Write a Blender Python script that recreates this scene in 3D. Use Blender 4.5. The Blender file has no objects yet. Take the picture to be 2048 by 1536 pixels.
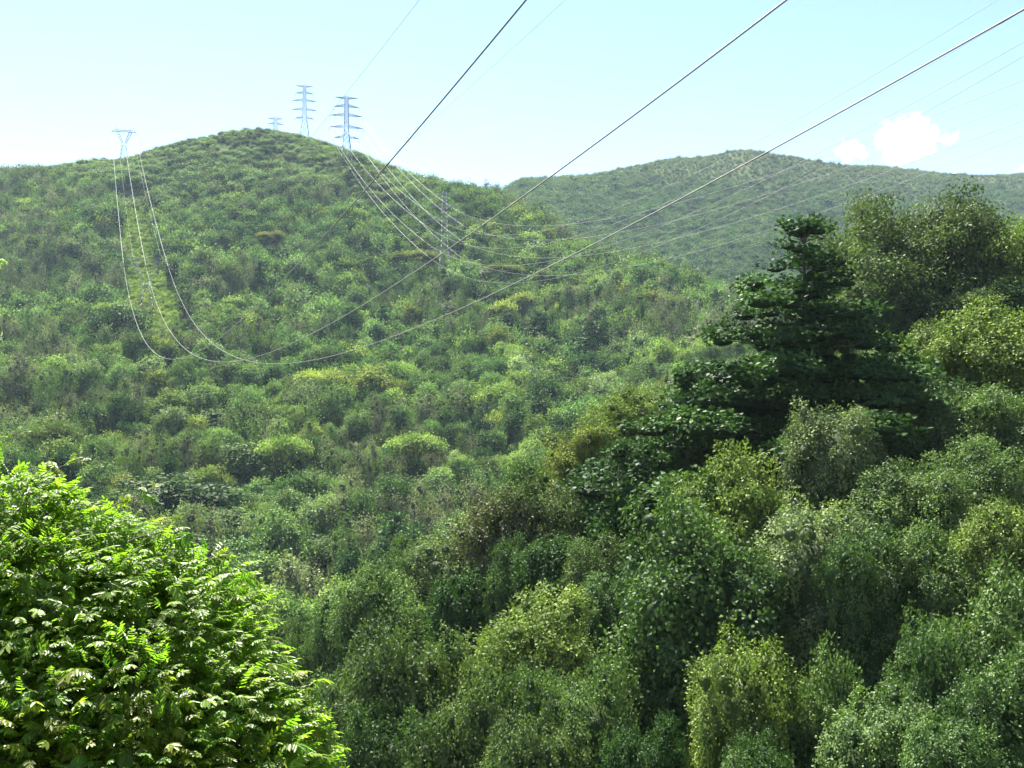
import bpy, math, time
import numpy as np
from mathutils import Vector, Matrix

T0 = time.time()
scene = bpy.context.scene
col = scene.collection

# ------------------------------------------------------------------ camera
F = 2010.0                      # focal length in photograph pixels (2048 wide)
cam_d = bpy.data.cameras.new('camera')
cam_d.sensor_width = 36.0
cam_d.lens = 36.0 * F / 2048.0
cam_d.clip_start = 0.1
cam_d.clip_end = 20000
cam = bpy.data.objects.new('camera', cam_d)
col.objects.link(cam)
cam.location = (0, 0, 0)
cam.rotation_euler = (math.radians(90), 0, 0)
scene.camera = cam

# ------------------------------------------------------------------ light
SUN_EL, SUN_AZ = 51.0, -20.0      # degrees; azimuth clockwise from the view direction
world = bpy.data.worlds.new('World')
scene.world = world
world.use_nodes = True
nt = world.node_tree
bg = nt.nodes['Background']
sky = nt.nodes.new('ShaderNodeTexSky')
sky.sky_type = 'NISHITA'
sky.sun_disc = False
sky.sun_elevation = math.radians(SUN_EL)
sky.sun_rotation = math.radians(SUN_AZ)
sky.altitude = 300
sky.air_density = 1.0
sky.dust_density = 0.2
sky.ozone_density = 2.2
nt.links.new(sky.outputs[0], bg.inputs[0])
bg.inputs[1].default_value = 0.05
sun_d = bpy.data.lights.new('sun', 'SUN')
sun_d.energy = 5.0
sun_d.angle = math.radians(0.5)
sun_d.color = (1.0, 0.955, 0.88)
sun = bpy.data.objects.new('sun', sun_d)
col.objects.link(sun)
_e, _a = math.radians(SUN_EL), math.radians(SUN_AZ)
SUN_DIR = Vector((math.sin(_a) * math.cos(_e), math.cos(_a) * math.cos(_e), math.sin(_e)))
sun.rotation_euler = SUN_DIR.to_track_quat('Z', 'Y').to_euler()
sun.location = (0, 0, 400)
vs = scene.view_settings
vs.view_transform = 'Standard'
vs.look = 'None'
vs.gamma = 1.0
vs.use_curve_mapping = False
vs.exposure = 2.3
HAZE_DENSITY = 0.00006
scene.render.engine = 'CYCLES'
scene.cycles.max_bounces = 5
scene.cycles.diffuse_bounces = 1
scene.cycles.glossy_bounces = 2
scene.cycles.transmission_bounces = 3
scene.cycles.volume_bounces = 5
scene.cycles.use_denoising = True
scene.cycles.denoiser = 'OPENIMAGEDENOISE'
scene.cycles.denoising_input_passes = 'RGB_ALBEDO_NORMAL'
scene.cycles.denoising_prefilter = 'ACCURATE'
scene.cycles.sample_clamp_indirect = 4.0

# ------------------------------------------------------------------ helpers
def rng_(s): return np.random.default_rng(s)
def unit(a): return a / (np.linalg.norm(a, axis=-1, keepdims=True) + 1e-9)

def tag(o, label=None, cat=None, group=None, kind=None):
    if label: o['label'] = label
    if cat: o['category'] = cat
    if group: o['group'] = group
    if kind: o['kind'] = kind
    return o

def link(name, data, parent=None, loc=None):
    o = bpy.data.objects.new(name, data)
    col.objects.link(o)
    if parent is not None: o.parent = parent
    if loc is not None: o.location = loc
    return o

def mesh_np(name, V, Q, mats, mat_idx=None, var=None, smooth=None):
    """V (n,3); Q list of (m,k) int arrays with k = 3 or 4."""
    me = bpy.data.meshes.new(name)
    V = np.asarray(V, np.float32)
    me.vertices.add(len(V)); me.vertices.foreach_set('co', V.ravel())
    Q = [q for q in Q if len(q)]
    loops = np.concatenate([q.ravel() for q in Q]).astype(np.int32)
    sizes = np.concatenate([np.full(len(q), q.shape[1], np.int32) for q in Q])
    starts = np.concatenate([[0], np.cumsum(sizes)[:-1]]).astype(np.int32)
    me.loops.add(len(loops)); me.loops.foreach_set('vertex_index', loops)
    me.polygons.add(len(sizes)); me.polygons.foreach_set('loop_start', starts)
    for m in mats: me.materials.append(m)
    if mat_idx is not None:
        me.polygons.foreach_set('material_index', np.asarray(mat_idx, np.int32))
    me.update(calc_edges=True)
    me.validate(verbose=False)
    if smooth is not None:
        me.polygons.foreach_set('use_smooth', np.broadcast_to(np.asarray(smooth, bool), (len(sizes),)).copy())
    if var is not None:
        at = me.attributes.new('var', 'FLOAT', 'POINT')
        at.data.foreach_set('value', np.asarray(var, np.float32))
    return me

# value noise (numpy) -------------------------------------------------------
def _hash(ix, iy, s):
    h = (ix.astype(np.int64) * 374761393 + iy.astype(np.int64) * 668265263 + s * 1442695041) & 0xffffffff
    h = ((h ^ (h >> 13)) * 1274126177) & 0xffffffff
    return ((h ^ (h >> 16)) & 0xffff) / 65535.0
def noise2(x, y, s=0):
    x = np.asarray(x, float); y = np.asarray(y, float)
    ix, iy = np.floor(x), np.floor(y)
    fx, fy = x - ix, y - iy
    fx = fx * fx * (3 - 2 * fx); fy = fy * fy * (3 - 2 * fy)
    a, b = _hash(ix, iy, s), _hash(ix + 1, iy, s)
    c, d = _hash(ix, iy + 1, s), _hash(ix + 1, iy + 1, s)
    return (a * (1 - fx) + b * fx) * (1 - fy) + (c * (1 - fx) + d * fx) * fy
def fbm(x, y, s=0, o=4):
    t, a, n = 0, 1.0, 0
    for k in range(o):
        t = t + a * noise2(x * 2 ** k, y * 2 ** k, s + k * 17); n += a; a *= .5
    return t / n

# ------------------------------------------------------------------ terrain
# profiles of the ground: for a bearing u (photo pixel column) the list of
# (distance in metres, photo row the bare ground would show at)
COLS = {
 -700: [(3,2300),(8,2600),(20,2500),(40,2200),(80,1700),(150,1330),(230,1180),(300,1030),(380,920),(500,780),(650,640),(800,520),(1000,400),(1150,420),(1600,520),(3000,640)],
 0:    [(3,2300),(8,2700),(20,2600),(40,2300),(80,1900),(150,1500),(230,1230),(300,1040),(380,910),(500,765),(650,622),(800,490),(990,338),(1150,395),(1600,520),(3000,640)],
 250:  [(3,2300),(8,2700),(20,2600),(40,2300),(80,1900),(150,1520),(230,1270),(300,1060),(380,915),(500,762),(650,610),(800,470),(995,303),(1150,352),(1600,500),(3000,640)],
 500:  [(3,2300),(8,2600),(20,2500),(40,2200),(70,1920),(110,1600),(160,1470),(230,1310),(300,1090),(380,925),(500,762),(650,605),(800,450),(990,255),(1150,280),(1350,312),(1600,470),(3000,640)],
 610:  [(3,2300),(8,2600),(20,2450),(40,2150),(70,1800),(100,1520),(160,1450),(230,1310),(300,1095),(380,930),(500,765),(650,608),(800,450),(960,272),(1240,292),(1350,318),(1600,450),(3000,640)],
 700:  [(3,2300),(8,2600),(20,2400),(40,2080),(70,1680),(105,1360),(160,1440),(230,1310),(300,1095),(380,932),(500,768),(650,610),(800,455),(940,292),(1150,350),(1600,500),(3000,640)],
 800:  [(3,2300),(8,2600),(20,2400),(40,2060),(70,1620),(105,1260),(160,1420),(230,1300),(300,1090),(380,934),(500,772),(650,614),(800,465),(920,338),(1150,420),(1600,560),(3000,640)],
 900:  [(3,2300),(8,2600),(20,2400),(40,2040),(70,1580),(110,1190),(160,1380),(230,1280),(300,1080),(380,935),(500,776),(650,615),(780,466),(890,364),(1150,450),(1500,540),(3000,640)],
 1020: [(3,2300),(8,2600),(20,2380),(40,1980),(70,1520),(115,1110),(160,1310),(230,1250),(300,1060),(380,930),(500,778),(650,614),(770,490),(860,374),(1050,450),(1300,430),(1600,352),(2000,420),(3000,600)],
 1100: [(3,2300),(8,2600),(20,2360),(40,1940),(70,1480),(115,1070),(160,1260),(230,1220),(300,1050),(380,925),(500,775),(650,600),(760,490),(810,452),(1000,560),(1250,470),(1650,350),(2000,400),(3000,600)],
 1200: [(3,2300),(8,2550),(20,2330),(40,1900),(70,1440),(115,1010),(160,1200),(230,1180),(300,1030),(380,915),(500,765),(620,590),(720,510),(900,620),(1150,530),(1650,338),(2000,390),(3000,600)],
 1330: [(3,2250),(8,2500),(20,2250),(45,1760),(65,1480),(85,1210),(112,930),(160,1130),(230,1120),(300,980),(380,880),(500,730),(600,590),(670,548),(850,690),(1100,570),(1680,315),(2000,370),(3000,600)],
 1500: [(3,2200),(8,2400),(20,2150),(42,1720),(62,1400),(82,1130),(112,870),(160,1030),(230,1060),(300,950),(380,840),(480,700),(560,618),(750,760),(1000,620),(1700,286),(2000,350),(3000,600)],
 1650: [(3,2200),(8,2300),(20,2050),(40,1700),(60,1360),(80,1080),(105,880),(130,790),(200,900),(300,900),(400,770),(500,690),(700,800),(1000,640),(1720,312),(2000,370),(3000,600)],
 1850: [(3,2200),(8,2250),(20,1980),(36,1720),(55,1330),(75,1030),(100,850),(130,700),(180,700),(300,850),(420,770),(700,800),(1000,640),(1720,326),(2000,390),(3000,600)],
 2048: [(3,2150),(8,2200),(20,1900),(32,1680),(50,1360),(70,1060),(95,830),(125,700),(165,650),(240,760),(420,800),(700,800),(1000,640),(1740,334),(2000,400),(3000,600)],
 2700: [(3,2100),(8,2050),(20,1750),(32,1480),(50,1200),(70,950),(95,750),(125,620),(165,560),(240,680),(420,760),(700,780),(1000,640),(1700,380),(2000,420),(3000,600)],
}
US = np.array(sorted(COLS)); LYG = np.linspace(math.log(3.0), math.log(3000.0), 300)
UG = np.linspace(-700, 2700, 341)
_cv = np.array([np.interp(LYG, np.log([p[0] for p in COLS[u]]), [p[1] for p in COLS[u]]) for u in US])
def _smooth(A, k, ax):
    w = np.exp(-0.5 * (np.arange(-3 * k, 3 * k + 1) / k) ** 2); w /= w.sum()
    pad = [(0, 0)] * A.ndim; pad[ax] = (3 * k, 3 * k)
    return np.apply_along_axis(lambda r: np.convolve(r, w, 'valid'), ax, np.pad(A, pad, mode='edge'))
VG = np.array([np.interp(UG, US, _cv[:, j]) for j in range(len(LYG))]).T     # (u, lnY)
VG = _smooth(_smooth(VG, 3, 0), 2, 1)
_TG = (768 - VG) / F                                                          # z / Y
_XX = ((UG[:, None] - 1024) / F) * np.exp(LYG)[None, :]
_YY = np.broadcast_to(np.exp(LYG)[None, :], _XX.shape)
_amp = np.clip((_YY - 180) / 500, 0, 1) * np.clip(_YY / 900, 0, 1)
_ZG = _TG * _YY + _amp * ((fbm(_XX / 130, _YY / 130, 3, 4) - .5) * 16 + (fbm(_XX / 55 + 9, _YY / 160, 8, 3) - .5) * 10)
_ZG = _ZG - 5.5 * np.interp(_YY, [18, 34, 100, 125], [0, 1, 1, 0]) * np.interp(UG, [450, 750, 2300], [0, 1, 1])[:, None]
HOLLOWS = [(1345, 57, 6.5), (1690, 55, 6.5), (905, 77, 4.5), (775, 63, 4.5), (1230, 90, 5.0), (1560, 70, 4.5), (1850, 50, 4.5)]
for _u, _y, _r in HOLLOWS:       # pits sunk in the ground to deepen the shade between the spur's trees
    _ZG = _ZG - 4.5 * np.exp(-((_XX - (_u - 1024) / F * _y) ** 2 + (_YY - _y) ** 2) / _r ** 2)
_TG = _ZG / _YY
def tang(a, Y):
    """ground slope-tangent z/Y for bearing a=X/Y, distance Y"""
    fu = np.clip((a * F + 1024 - UG[0]) / (UG[1] - UG[0]), 0, len(UG) - 1.001)
    fy = np.clip((np.log(np.maximum(Y, 3.01)) - LYG[0]) / (LYG[1] - LYG[0]), 0, len(LYG) - 1.001)
    i, j = fu.astype(int), fy.astype(int); x, y = fu - i, fy - j
    return ((_TG[i, j] * (1 - x) + _TG[i + 1, j] * x) * (1 - y) + (_TG[i, j + 1] * (1 - x) + _TG[i + 1, j + 1] * x) * y)
def ground(X, Y):
    X = np.asarray(X, float); Y = np.asarray(Y, float)
    return tang(X / Y, Y) * Y
def gz(X, Y): return float(ground(np.array([X]), np.array([Y]))[0])
_RUN = np.maximum.accumulate(_TG, axis=1)
def horizon_before(a, Y):
    fu = np.clip((a * F + 1024 - UG[0]) / (UG[1] - UG[0]), 0, len(UG) - 1).round().astype(int)
    fy = np.clip((np.log(Y) - LYG[0]) / (LYG[1] - LYG[0]) - 2, 0, len(LYG) - 1).astype(int)
    return _RUN[fu, fy]
def hit(u, v, ymin=190, ymax=2500):
    """where the line of sight through photo pixel (u, v) meets the ground"""
    Y = np.exp(np.linspace(math.log(ymin), math.log(ymax), 800)); a = np.full_like(Y, (u - 1024) / F)
    t = tang(a, Y); k = np.argmax(t >= (768 - v) / F)
    return (a[0] * Y[k], Y[k], t[k] * Y[k])
def px(u, v, Y): return Vector(((u - 1024) / F * Y, Y, (768 - v) / F * Y))

# ------------------------------------------------------------------ materials
def nodes(name):
    m = bpy.data.materials.new(name); m.use_nodes = True
    t = m.node_tree; t.nodes.clear()
    return m, t, t.nodes.new, t.links.new

def leaf_material(name, gloss=0.05, rough=0.4, trans=0.35, tint=(0.06, 0.11, 0.03), spread=0.45):
    """leaf surface: colour from the tree's own tint, each leaf a little different; light passes through the blade"""
    m, t, N, L = nodes(name)
    out = N('ShaderNodeOutputMaterial')
    ti = N('ShaderNodeAttribute'); ti.attribute_type = 'INSTANCER'; ti.attribute_name = 'tint'
    va = N('ShaderNodeAttribute'); va.attribute_type = 'GEOMETRY'; va.attribute_name = 'var'
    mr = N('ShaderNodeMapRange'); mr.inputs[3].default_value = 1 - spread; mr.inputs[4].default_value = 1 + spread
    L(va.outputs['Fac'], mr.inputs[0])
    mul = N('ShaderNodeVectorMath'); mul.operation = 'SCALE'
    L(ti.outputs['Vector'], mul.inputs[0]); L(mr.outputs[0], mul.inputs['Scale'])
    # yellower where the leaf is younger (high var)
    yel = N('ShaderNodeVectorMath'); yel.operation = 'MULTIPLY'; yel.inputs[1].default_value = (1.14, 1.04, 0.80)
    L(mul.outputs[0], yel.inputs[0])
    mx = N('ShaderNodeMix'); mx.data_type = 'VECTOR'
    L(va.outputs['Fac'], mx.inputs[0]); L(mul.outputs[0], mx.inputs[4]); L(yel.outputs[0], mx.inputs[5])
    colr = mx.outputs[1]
    d = N('ShaderNodeBsdfDiffuse'); L(colr, d.inputs[0])
    tr = N('ShaderNodeBsdfTranslucent')
    tm = N('ShaderNodeVectorMath'); tm.operation = 'MULTIPLY'; tm.inputs[1].default_value = (1.1, 1.5, 0.5)
    L(colr, tm.inputs[0]); L(tm.outputs[0], tr.inputs[0])
    m1 = N('ShaderNodeMixShader'); m1.inputs[0].default_value = trans
    L(d.outputs[0], m1.inputs[1]); L(tr.outputs[0], m1.inputs[2])
    g = N('ShaderNodeBsdfGlossy'); g.inputs['Roughness'].default_value = rough; g.inputs[0].default_value = (1, 1, 1, 1)
    m2 = N('ShaderNodeMixShader'); m2.inputs[0].default_value = gloss
    L(m1.outputs[0], m2.inputs[1]); L(g.outputs[0], m2.inputs[2])
    L(m2.outputs[0], out.inputs[0])
    return m

def bark_material(name, c1, c2, scale=6.0):
    m, t, N, L = nodes(name)
    out = N('ShaderNodeOutputMaterial'); b = N('ShaderNodeBsdfPrincipled'); b.inputs['Roughness'].default_value = .85
    no = N('ShaderNodeTexNoise'); no.inputs['Scale'].default_value = scale; no.inputs['Detail'].default_value = 5
    tc = N('ShaderNodeTexCoord'); L(tc.outputs['Object'], no.inputs['Vector'])
    r = N('ShaderNodeValToRGB'); r.color_ramp.elements[0].color = (*c1, 1); r.color_ramp.elements[1].color = (*c2, 1)
    r.color_ramp.elements[0].position = .35; r.color_ramp.elements[1].position = .68
    L(no.outputs[0], r.inputs[0]); L(r.outputs[0], b.inputs['Base Color'])
    bp = N('ShaderNodeBump'); bp.inputs['Strength'].default_value = .6; L(no.outputs[0], bp.inputs['Height']); L(bp.outputs[0], b.inputs['Normal'])
    L(b.outputs[0], out.inputs[0])
    return m

M_LEAF = leaf_material('leaf_matte', gloss=0.008, rough=0.5, trans=0.18)
M_WAX = leaf_material('leaf_waxy', gloss=0.008, rough=0.45, trans=0.15)
M_FORE = leaf_material('leaf_foreground', gloss=0.02, rough=0.42, trans=0.6, spread=0.55)
M_BARK = bark_material('bark', (.05, .04, .03), (.16, .13, .10))
M_PALEBARK = bark_material('pale_bark', (.14, .12, .10), (.30, .27, .23))

def ground_material():
    m, t, N, L = nodes('hillside_ground')
    out = N('ShaderNodeOutputMaterial'); b = N('ShaderNodeBsdfDiffuse')
    tc = N('ShaderNodeTexCoord')
    n1 = N('ShaderNodeTexNoise'); n1.inputs['Scale'].default_value = .035; n1.inputs['Detail'].default_value = 8
    n2 = N('ShaderNodeTexNoise'); n2.inputs['Scale'].default_value = .6; n2.inputs['Detail'].default_value = 6
    L(tc.outputs['Object'], n1.inputs[0]); L(tc.outputs['Object'], n2.inputs[0])
    r1 = N('ShaderNodeValToRGB'); e = r1.color_ramp.elements
    e[0].color = (.035, .05, .02, 1); e[0].position = .3; e[1].color = (.085, .10, .04, 1); e[1].position = .7
    L(n2.outputs[0], r1.inputs[0])
    r2 = N('ShaderNodeValToRGB'); e = r2.color_ramp.elements      # dry grass of the crest
    e[0].color = (.06, .085, .034, 1); e[0].position = .3; e[1].color = (.105, .12, .055, 1); e[1].position = .7
    L(n2.outputs[0], r2.inputs[0])
    sep = N('ShaderNodeSeparateXYZ'); L(tc.outputs['Object'], sep.inputs[0])
    ad = N('ShaderNodeMath'); ad.operation = 'MULTIPLY_ADD'; ad.inputs[1].default_value = 110; L(n1.outputs[0], ad.inputs[0]); L(sep.outputs[2], ad.inputs[2])
    mr = N('ShaderNodeMapRange'); mr.inputs[1].default_value = 170; mr.inputs[2].default_value = 265; L(ad.outputs[0], mr.inputs[0])
    mx = N('ShaderNodeMix'); mx.data_type = 'RGBA'; L(mr.outputs[0], mx.inputs[0]); L(r1.outputs[0], mx.inputs[6]); L(r2.outputs[0], mx.inputs[7])
    L(mx.outputs[2], b.inputs[0]); L(b.outputs[0], out.inputs[0])
    return m
M_GROUND = ground_material()

# ------------------------------------------------------------------ the ground sheet
def build_ground():
    a = (np.linspace(-700, 2700, 300) - 1024) / F
    Y = np.exp(np.linspace(math.log(3.02), math.log(2990), 300))
    A, YY = np.meshgrid(a, Y, indexing='ij')
    V = np.stack([A * YY, YY, tang(A.ravel(), YY.ravel()).reshape(A.shape) * YY], -1).reshape(-1, 3)
    n = len(Y); i = np.arange(len(a) - 1)[:, None] * n + np.arange(n - 1)[None, :]
    q = np.stack([i, i + n, i + n + 1, i + 1], -1).reshape(-1, 4)
    o = link('hillside_ground', mesh_np('hillside_ground', V, [q], [M_GROUND], smooth=True))
    tag(o, 'grassy valley sides and hills carrying the forest', kind='structure')
build_ground()

def build_rise():
    """unseen hillside added behind the camera to block low sky light"""
    xs = np.linspace(-420, 420, 57); ys = np.concatenate([[-3.0], -3.0 - np.linspace(.02, 1, 30) ** 1.3 * 230])
    Xr, Yr = np.meshgrid(xs, ys, indexing='ij')
    Zr = -2.2 - np.abs(Xr) * .02 + np.maximum(-Yr - 9, 0) * .82 * np.clip(1.1 - np.abs(Xr - 90) / 900, .3, 1) + (fbm(Xr / 30, Yr / 30, 91) - .5) * np.clip((-Yr - 6) / 20, 0, 1) * 9
    V = np.stack([Xr, Yr, Zr], -1).reshape(-1, 3); n = len(ys); i = np.arange(len(xs) - 1)[:, None] * n + np.arange(n - 1)[None]
    q = np.stack([i, i + 1, i + n + 1, i + n], -1).reshape(-1, 4)
    tag(link('sky_blocking_hillside', mesh_np('sky_blocking_hillside', V, [q], [M_GROUND], smooth=True)), 'unseen green hillside added behind the viewpoint to block sky light', kind='structure')
build_rise()
# ------------------------------------------------------------------ foliage builders
UP = np.array([0, 0, 1.0])
def leaf_quads(P, D, Nn, Ln, W, fold=.12):
    """rhombic folded leaf blades: P base points, D directions, Nn normals"""
    D = unit(D); S = unit(np.cross(D, Nn)); Nn = np.cross(S, D)
    Ln = np.asarray(Ln).reshape(-1, 1); W = np.asarray(W).reshape(-1, 1)
    mid = P + D * Ln * .45 + Nn * W * fold
    V = np.stack([P, mid + S * W * .5, P + D * Ln, mid - S * W * .5], 1).reshape(-1, 3)
    return V

def clump_leaves(C, O, k, rad, Ln, W, rng, a_out=.7, a_rand=.7, droop=.25, n_up=.3, n_out=.9, n_rand=.28, zs=1.0, cvar=None):
    """k leaves round every clump centre C (outward direction O)"""
    n = len(C) * k
    P = np.repeat(C, k, 0); OO = np.repeat(O, k, 0)
    J = rng.normal(size=(n, 3)) * rad; J[:, 2] *= zs
    R = rng.normal(size=(n, 3))
    D = unit(OO * a_out + unit(R) * a_rand - UP * droop)
    Nn = unit(UP * n_up + OO * n_out + unit(rng.normal(size=(n, 3))) * n_rand)
    ln = Ln * rng.uniform(.65, 1.3, n); w = W * rng.uniform(.7, 1.25, n)
    V = leaf_quads(P + J, D, Nn, ln, w)
    if cvar is None: cvar = rng.uniform(0, 1, len(C))
    var = np.clip(np.repeat(cvar, k) * .8 + rng.uniform(0, 1, n) * .2, 0, 1)
    return V, np.repeat(var, 4)

def sphere_pts(n, rng):
    return unit(rng.normal(size=(n, 3)))

def lump_clumps(lc, lr, per_area, rng, center=None, bottom=-.35, squash=1.0):
    """clump centres on the skin of many overlapping lumps, hidden ones dropped"""
    Cs, Os, Vs = [], [], []
    lv = rng.uniform(0, 1, len(lc))
    for c, r, v in zip(lc, lr, lv):
        n = max(8, int(1.8 * per_area * 4 * math.pi * r * r * .7))
        d = sphere_pts(n, rng); d = d[d[:, 2] > bottom]
        rr = r * rng.uniform(.72, 1.08, (len(d), 1))
        p = c + d * rr * np.array([1, 1, squash])
        dist = np.linalg.norm((p[:, None, :] - lc[None]) / np.array([1, 1, squash]), axis=2) / lr[None]
        ok = (dist < .70).sum(1) == 0
        Cs.append(p[ok]); Os.append(d[ok]); Vs.append(np.clip(v + rng.normal(0, .15, ok.sum()), 0, 1))
    return np.concatenate(Cs), np.concatenate(Os), np.concatenate(Vs)

def tufts(lc, lr, rs, rng, cover=1.0, bottom=-.5, out=(.82, 1.12)):
    """small leafy tufts standing out unevenly from the skin of bigger lumps"""
    lc = np.asarray(lc); lr = np.asarray(lr); C, R = [], []
    for c, r in zip(lc, lr):
        m = rs[0] * .5 + rs[1] * .5
        n = max(3, int(cover * 1.5 * (r / m) ** 2))
        d = sphere_pts(n, rng); d = d[d[:, 2] > bottom]
        C.append(c + d * r * rng.uniform(out[0], out[1], (len(d), 1))); R.append(rng.uniform(rs[0], rs[1], len(d)))
    C = np.concatenate(C); R = np.concatenate(R)
    ok = ((np.linalg.norm(C[:, None] - lc[None], axis=2) / lr[None]) < .7).sum(1) == 0
    return C[ok], R[ok]

def _ico(sub):
    import bmesh
    bm = bmesh.new(); bmesh.ops.create_icosphere(bm, subdivisions=sub, radius=1.0)
    v = np.array([x.co[:] for x in bm.verts]); f = np.array([[q.index for q in p.verts] for p in bm.faces]); bm.free()
    return v, f
ICO_V, ICO_F = _ico(2); ICO1_V, ICO1_F = _ico(1)
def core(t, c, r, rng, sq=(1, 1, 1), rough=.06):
    """closed solid ball added inside a lump so that the crown blocks light"""
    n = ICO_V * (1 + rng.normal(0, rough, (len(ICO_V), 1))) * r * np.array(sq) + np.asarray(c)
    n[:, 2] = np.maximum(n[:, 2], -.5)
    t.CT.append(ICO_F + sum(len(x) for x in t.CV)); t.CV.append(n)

def small_cores(t, C, R, f, rng, zs=1.0):
    """the same for many little tufts"""
    C = np.asarray(C); n = len(C); R = np.asarray(R)
    v = ICO1_V[None] * (1 + rng.normal(0, .08, (n, len(ICO1_V), 1))) * (R * f)[:, None, None] * np.array([1, 1, zs]) + C[:, None]
    off = sum(len(x) for x in t.CV)
    t.CT.append((ICO1_F[None] + np.arange(n)[:, None, None] * len(ICO1_V)).reshape(-1, 3) + off); t.CV.append(v.reshape(-1, 3))

def inner_leaves(t, lc, lr, size, rng, area=1.1, f=.62):
    """the leaves deep inside each lump, which keep the light out of the crown"""
    for c, r in zip(lc, lr):
        n = max(3, int(area * 4.19 * (r * f) ** 3 / (size * size * .42)))
        d = sphere_pts(n, rng) * r * f * rng.uniform(0, 1, (n, 1)) ** .4
        V = leaf_quads(c + d - UP * size * .4, unit(rng.normal(size=(n, 3))), unit(rng.normal(size=(n, 3))), np.full(n, size), np.full(n, size * .85))
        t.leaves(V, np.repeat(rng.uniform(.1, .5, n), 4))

def tubes(paths, sides=6):
    """paths: list of (points (k,3), radii (k)) -> verts, quads"""
    Vs, Qs, off = [], [], 0
    for pts, rad in paths:
        pts = np.asarray(pts, float); k = len(pts)
        tg = unit(np.gradient(pts, axis=0))
        ref = np.where(np.abs(tg[:, 2:3]) > .9, np.array([[1., 0, 0]]), np.array([[0, 0, 1.]]))
        s = unit(np.cross(tg, ref)); b = np.cross(s, tg)
        an = np.linspace(0, 2 * math.pi, sides, endpoint=False)
        ring = pts[:, None] + np.asarray(rad)[:, None, None] * (np.cos(an)[None, :, None] * s[:, None] + np.sin(an)[None, :, None] * b[:, None])
        Vs.append(ring.reshape(-1, 3))
        i = off + np.arange(k - 1)[:, None] * sides + np.arange(sides)[None]
        j = off + np.arange(k - 1)[:, None] * sides + (np.arange(sides)[None] + 1) % sides
        Qs.append(np.stack([i, j, j + sides, i + sides], -1).reshape(-1, 4)); off += k * sides
    return np.concatenate(Vs), np.concatenate(Qs)

def limb(a, b, r0, r1, rng, k=6, wob=.12, sag=0.0):
    a = np.asarray(a, float); b = np.asarray(b, float)
    t = np.linspace(0, 1, k)[:, None]
    L = np.linalg.norm(b - a)
    w = np.cumsum(rng.normal(size=(k, 3)), 0) * L * wob / k; w -= w[:1]; w = w - t * w[-1:]
    p = a + (b - a) * t + w
    p[:, 2] += sag * L * (4 * t[:, 0] * (1 - t[:, 0]))
    return p, r0 + (r1 - r0) * t[:, 0]

class Tree:
    """arrays of one tree design, size in metres, foot at the origin"""
    def __init__(s, w, h): s.w, s.h = w, h; s.LV, s.Lv, s.paths, s.CV, s.CT = [], [], [], [], []
    def leaves(s, V, v): s.LV.append(V); s.Lv.append(v)
    def done(s, mleaf=None, mbark=None):
        s.mleaf = mleaf or M_LEAF; s.mbark = mbark or M_BARK
        s.V = np.concatenate(s.LV).astype(np.float32); s.var = np.concatenate(s.Lv)
        s.TV, s.TQ = tubes(s.paths, 6)
        s.CV = np.concatenate(s.CV) if s.CV else np.zeros((0, 3)); s.CT = np.concatenate(s.CT) if s.CT else np.zeros((0, 3), int)
        s._c = s._t = s._j = None
        # real extent of the crown
        lo, hi = np.percentile(s.V[:, :2], 3, axis=0), np.percentile(s.V[:, :2], 97, axis=0)
        s.w = float((hi - lo).mean()); s.h = float(np.percentile(s.V[:, 2], 99.5))
        return s
    def crown(s):
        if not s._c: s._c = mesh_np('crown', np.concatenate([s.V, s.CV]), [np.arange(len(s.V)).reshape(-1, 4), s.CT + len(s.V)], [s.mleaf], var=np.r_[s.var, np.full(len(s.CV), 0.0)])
        return s._c
    def trunk(s):
        if not s._t: s._t = mesh_np('trunk', s.TV, [s.TQ], [s.mbark], smooth=True)
        return s._t
    def joined(s, name):
        if not s._j:
            n = len(s.V); q1 = np.arange(n).reshape(-1, 4); q3 = s.CT + n; q2 = s.TQ + n + len(s.CV)
            s._j = mesh_np(name, np.concatenate([s.V, s.CV, s.TV]), [q1, q3, q2], [s.mleaf, s.mbark],
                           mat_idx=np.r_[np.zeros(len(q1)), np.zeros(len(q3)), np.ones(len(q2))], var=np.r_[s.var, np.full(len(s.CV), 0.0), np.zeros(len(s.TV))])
        return s._j

def dome_lumps(rx, rz, cz, n, lr, rng, low=-.25):
    d = []
    while len(d) < n:
        q = unit(rng.normal(size=3))
        if q[2] > low and all(np.dot(q, e) < .93 for e in d[-12:]): d.append(q)
    d = np.array(d); s = rng.uniform(.55, .98, (n, 1))
    c = d * s * np.array([rx, rx, rz]); c[:, 2] += cz
    r = rng.uniform(lr[0] * .8, lr[1] * 1.15, n)
    return c, r

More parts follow.
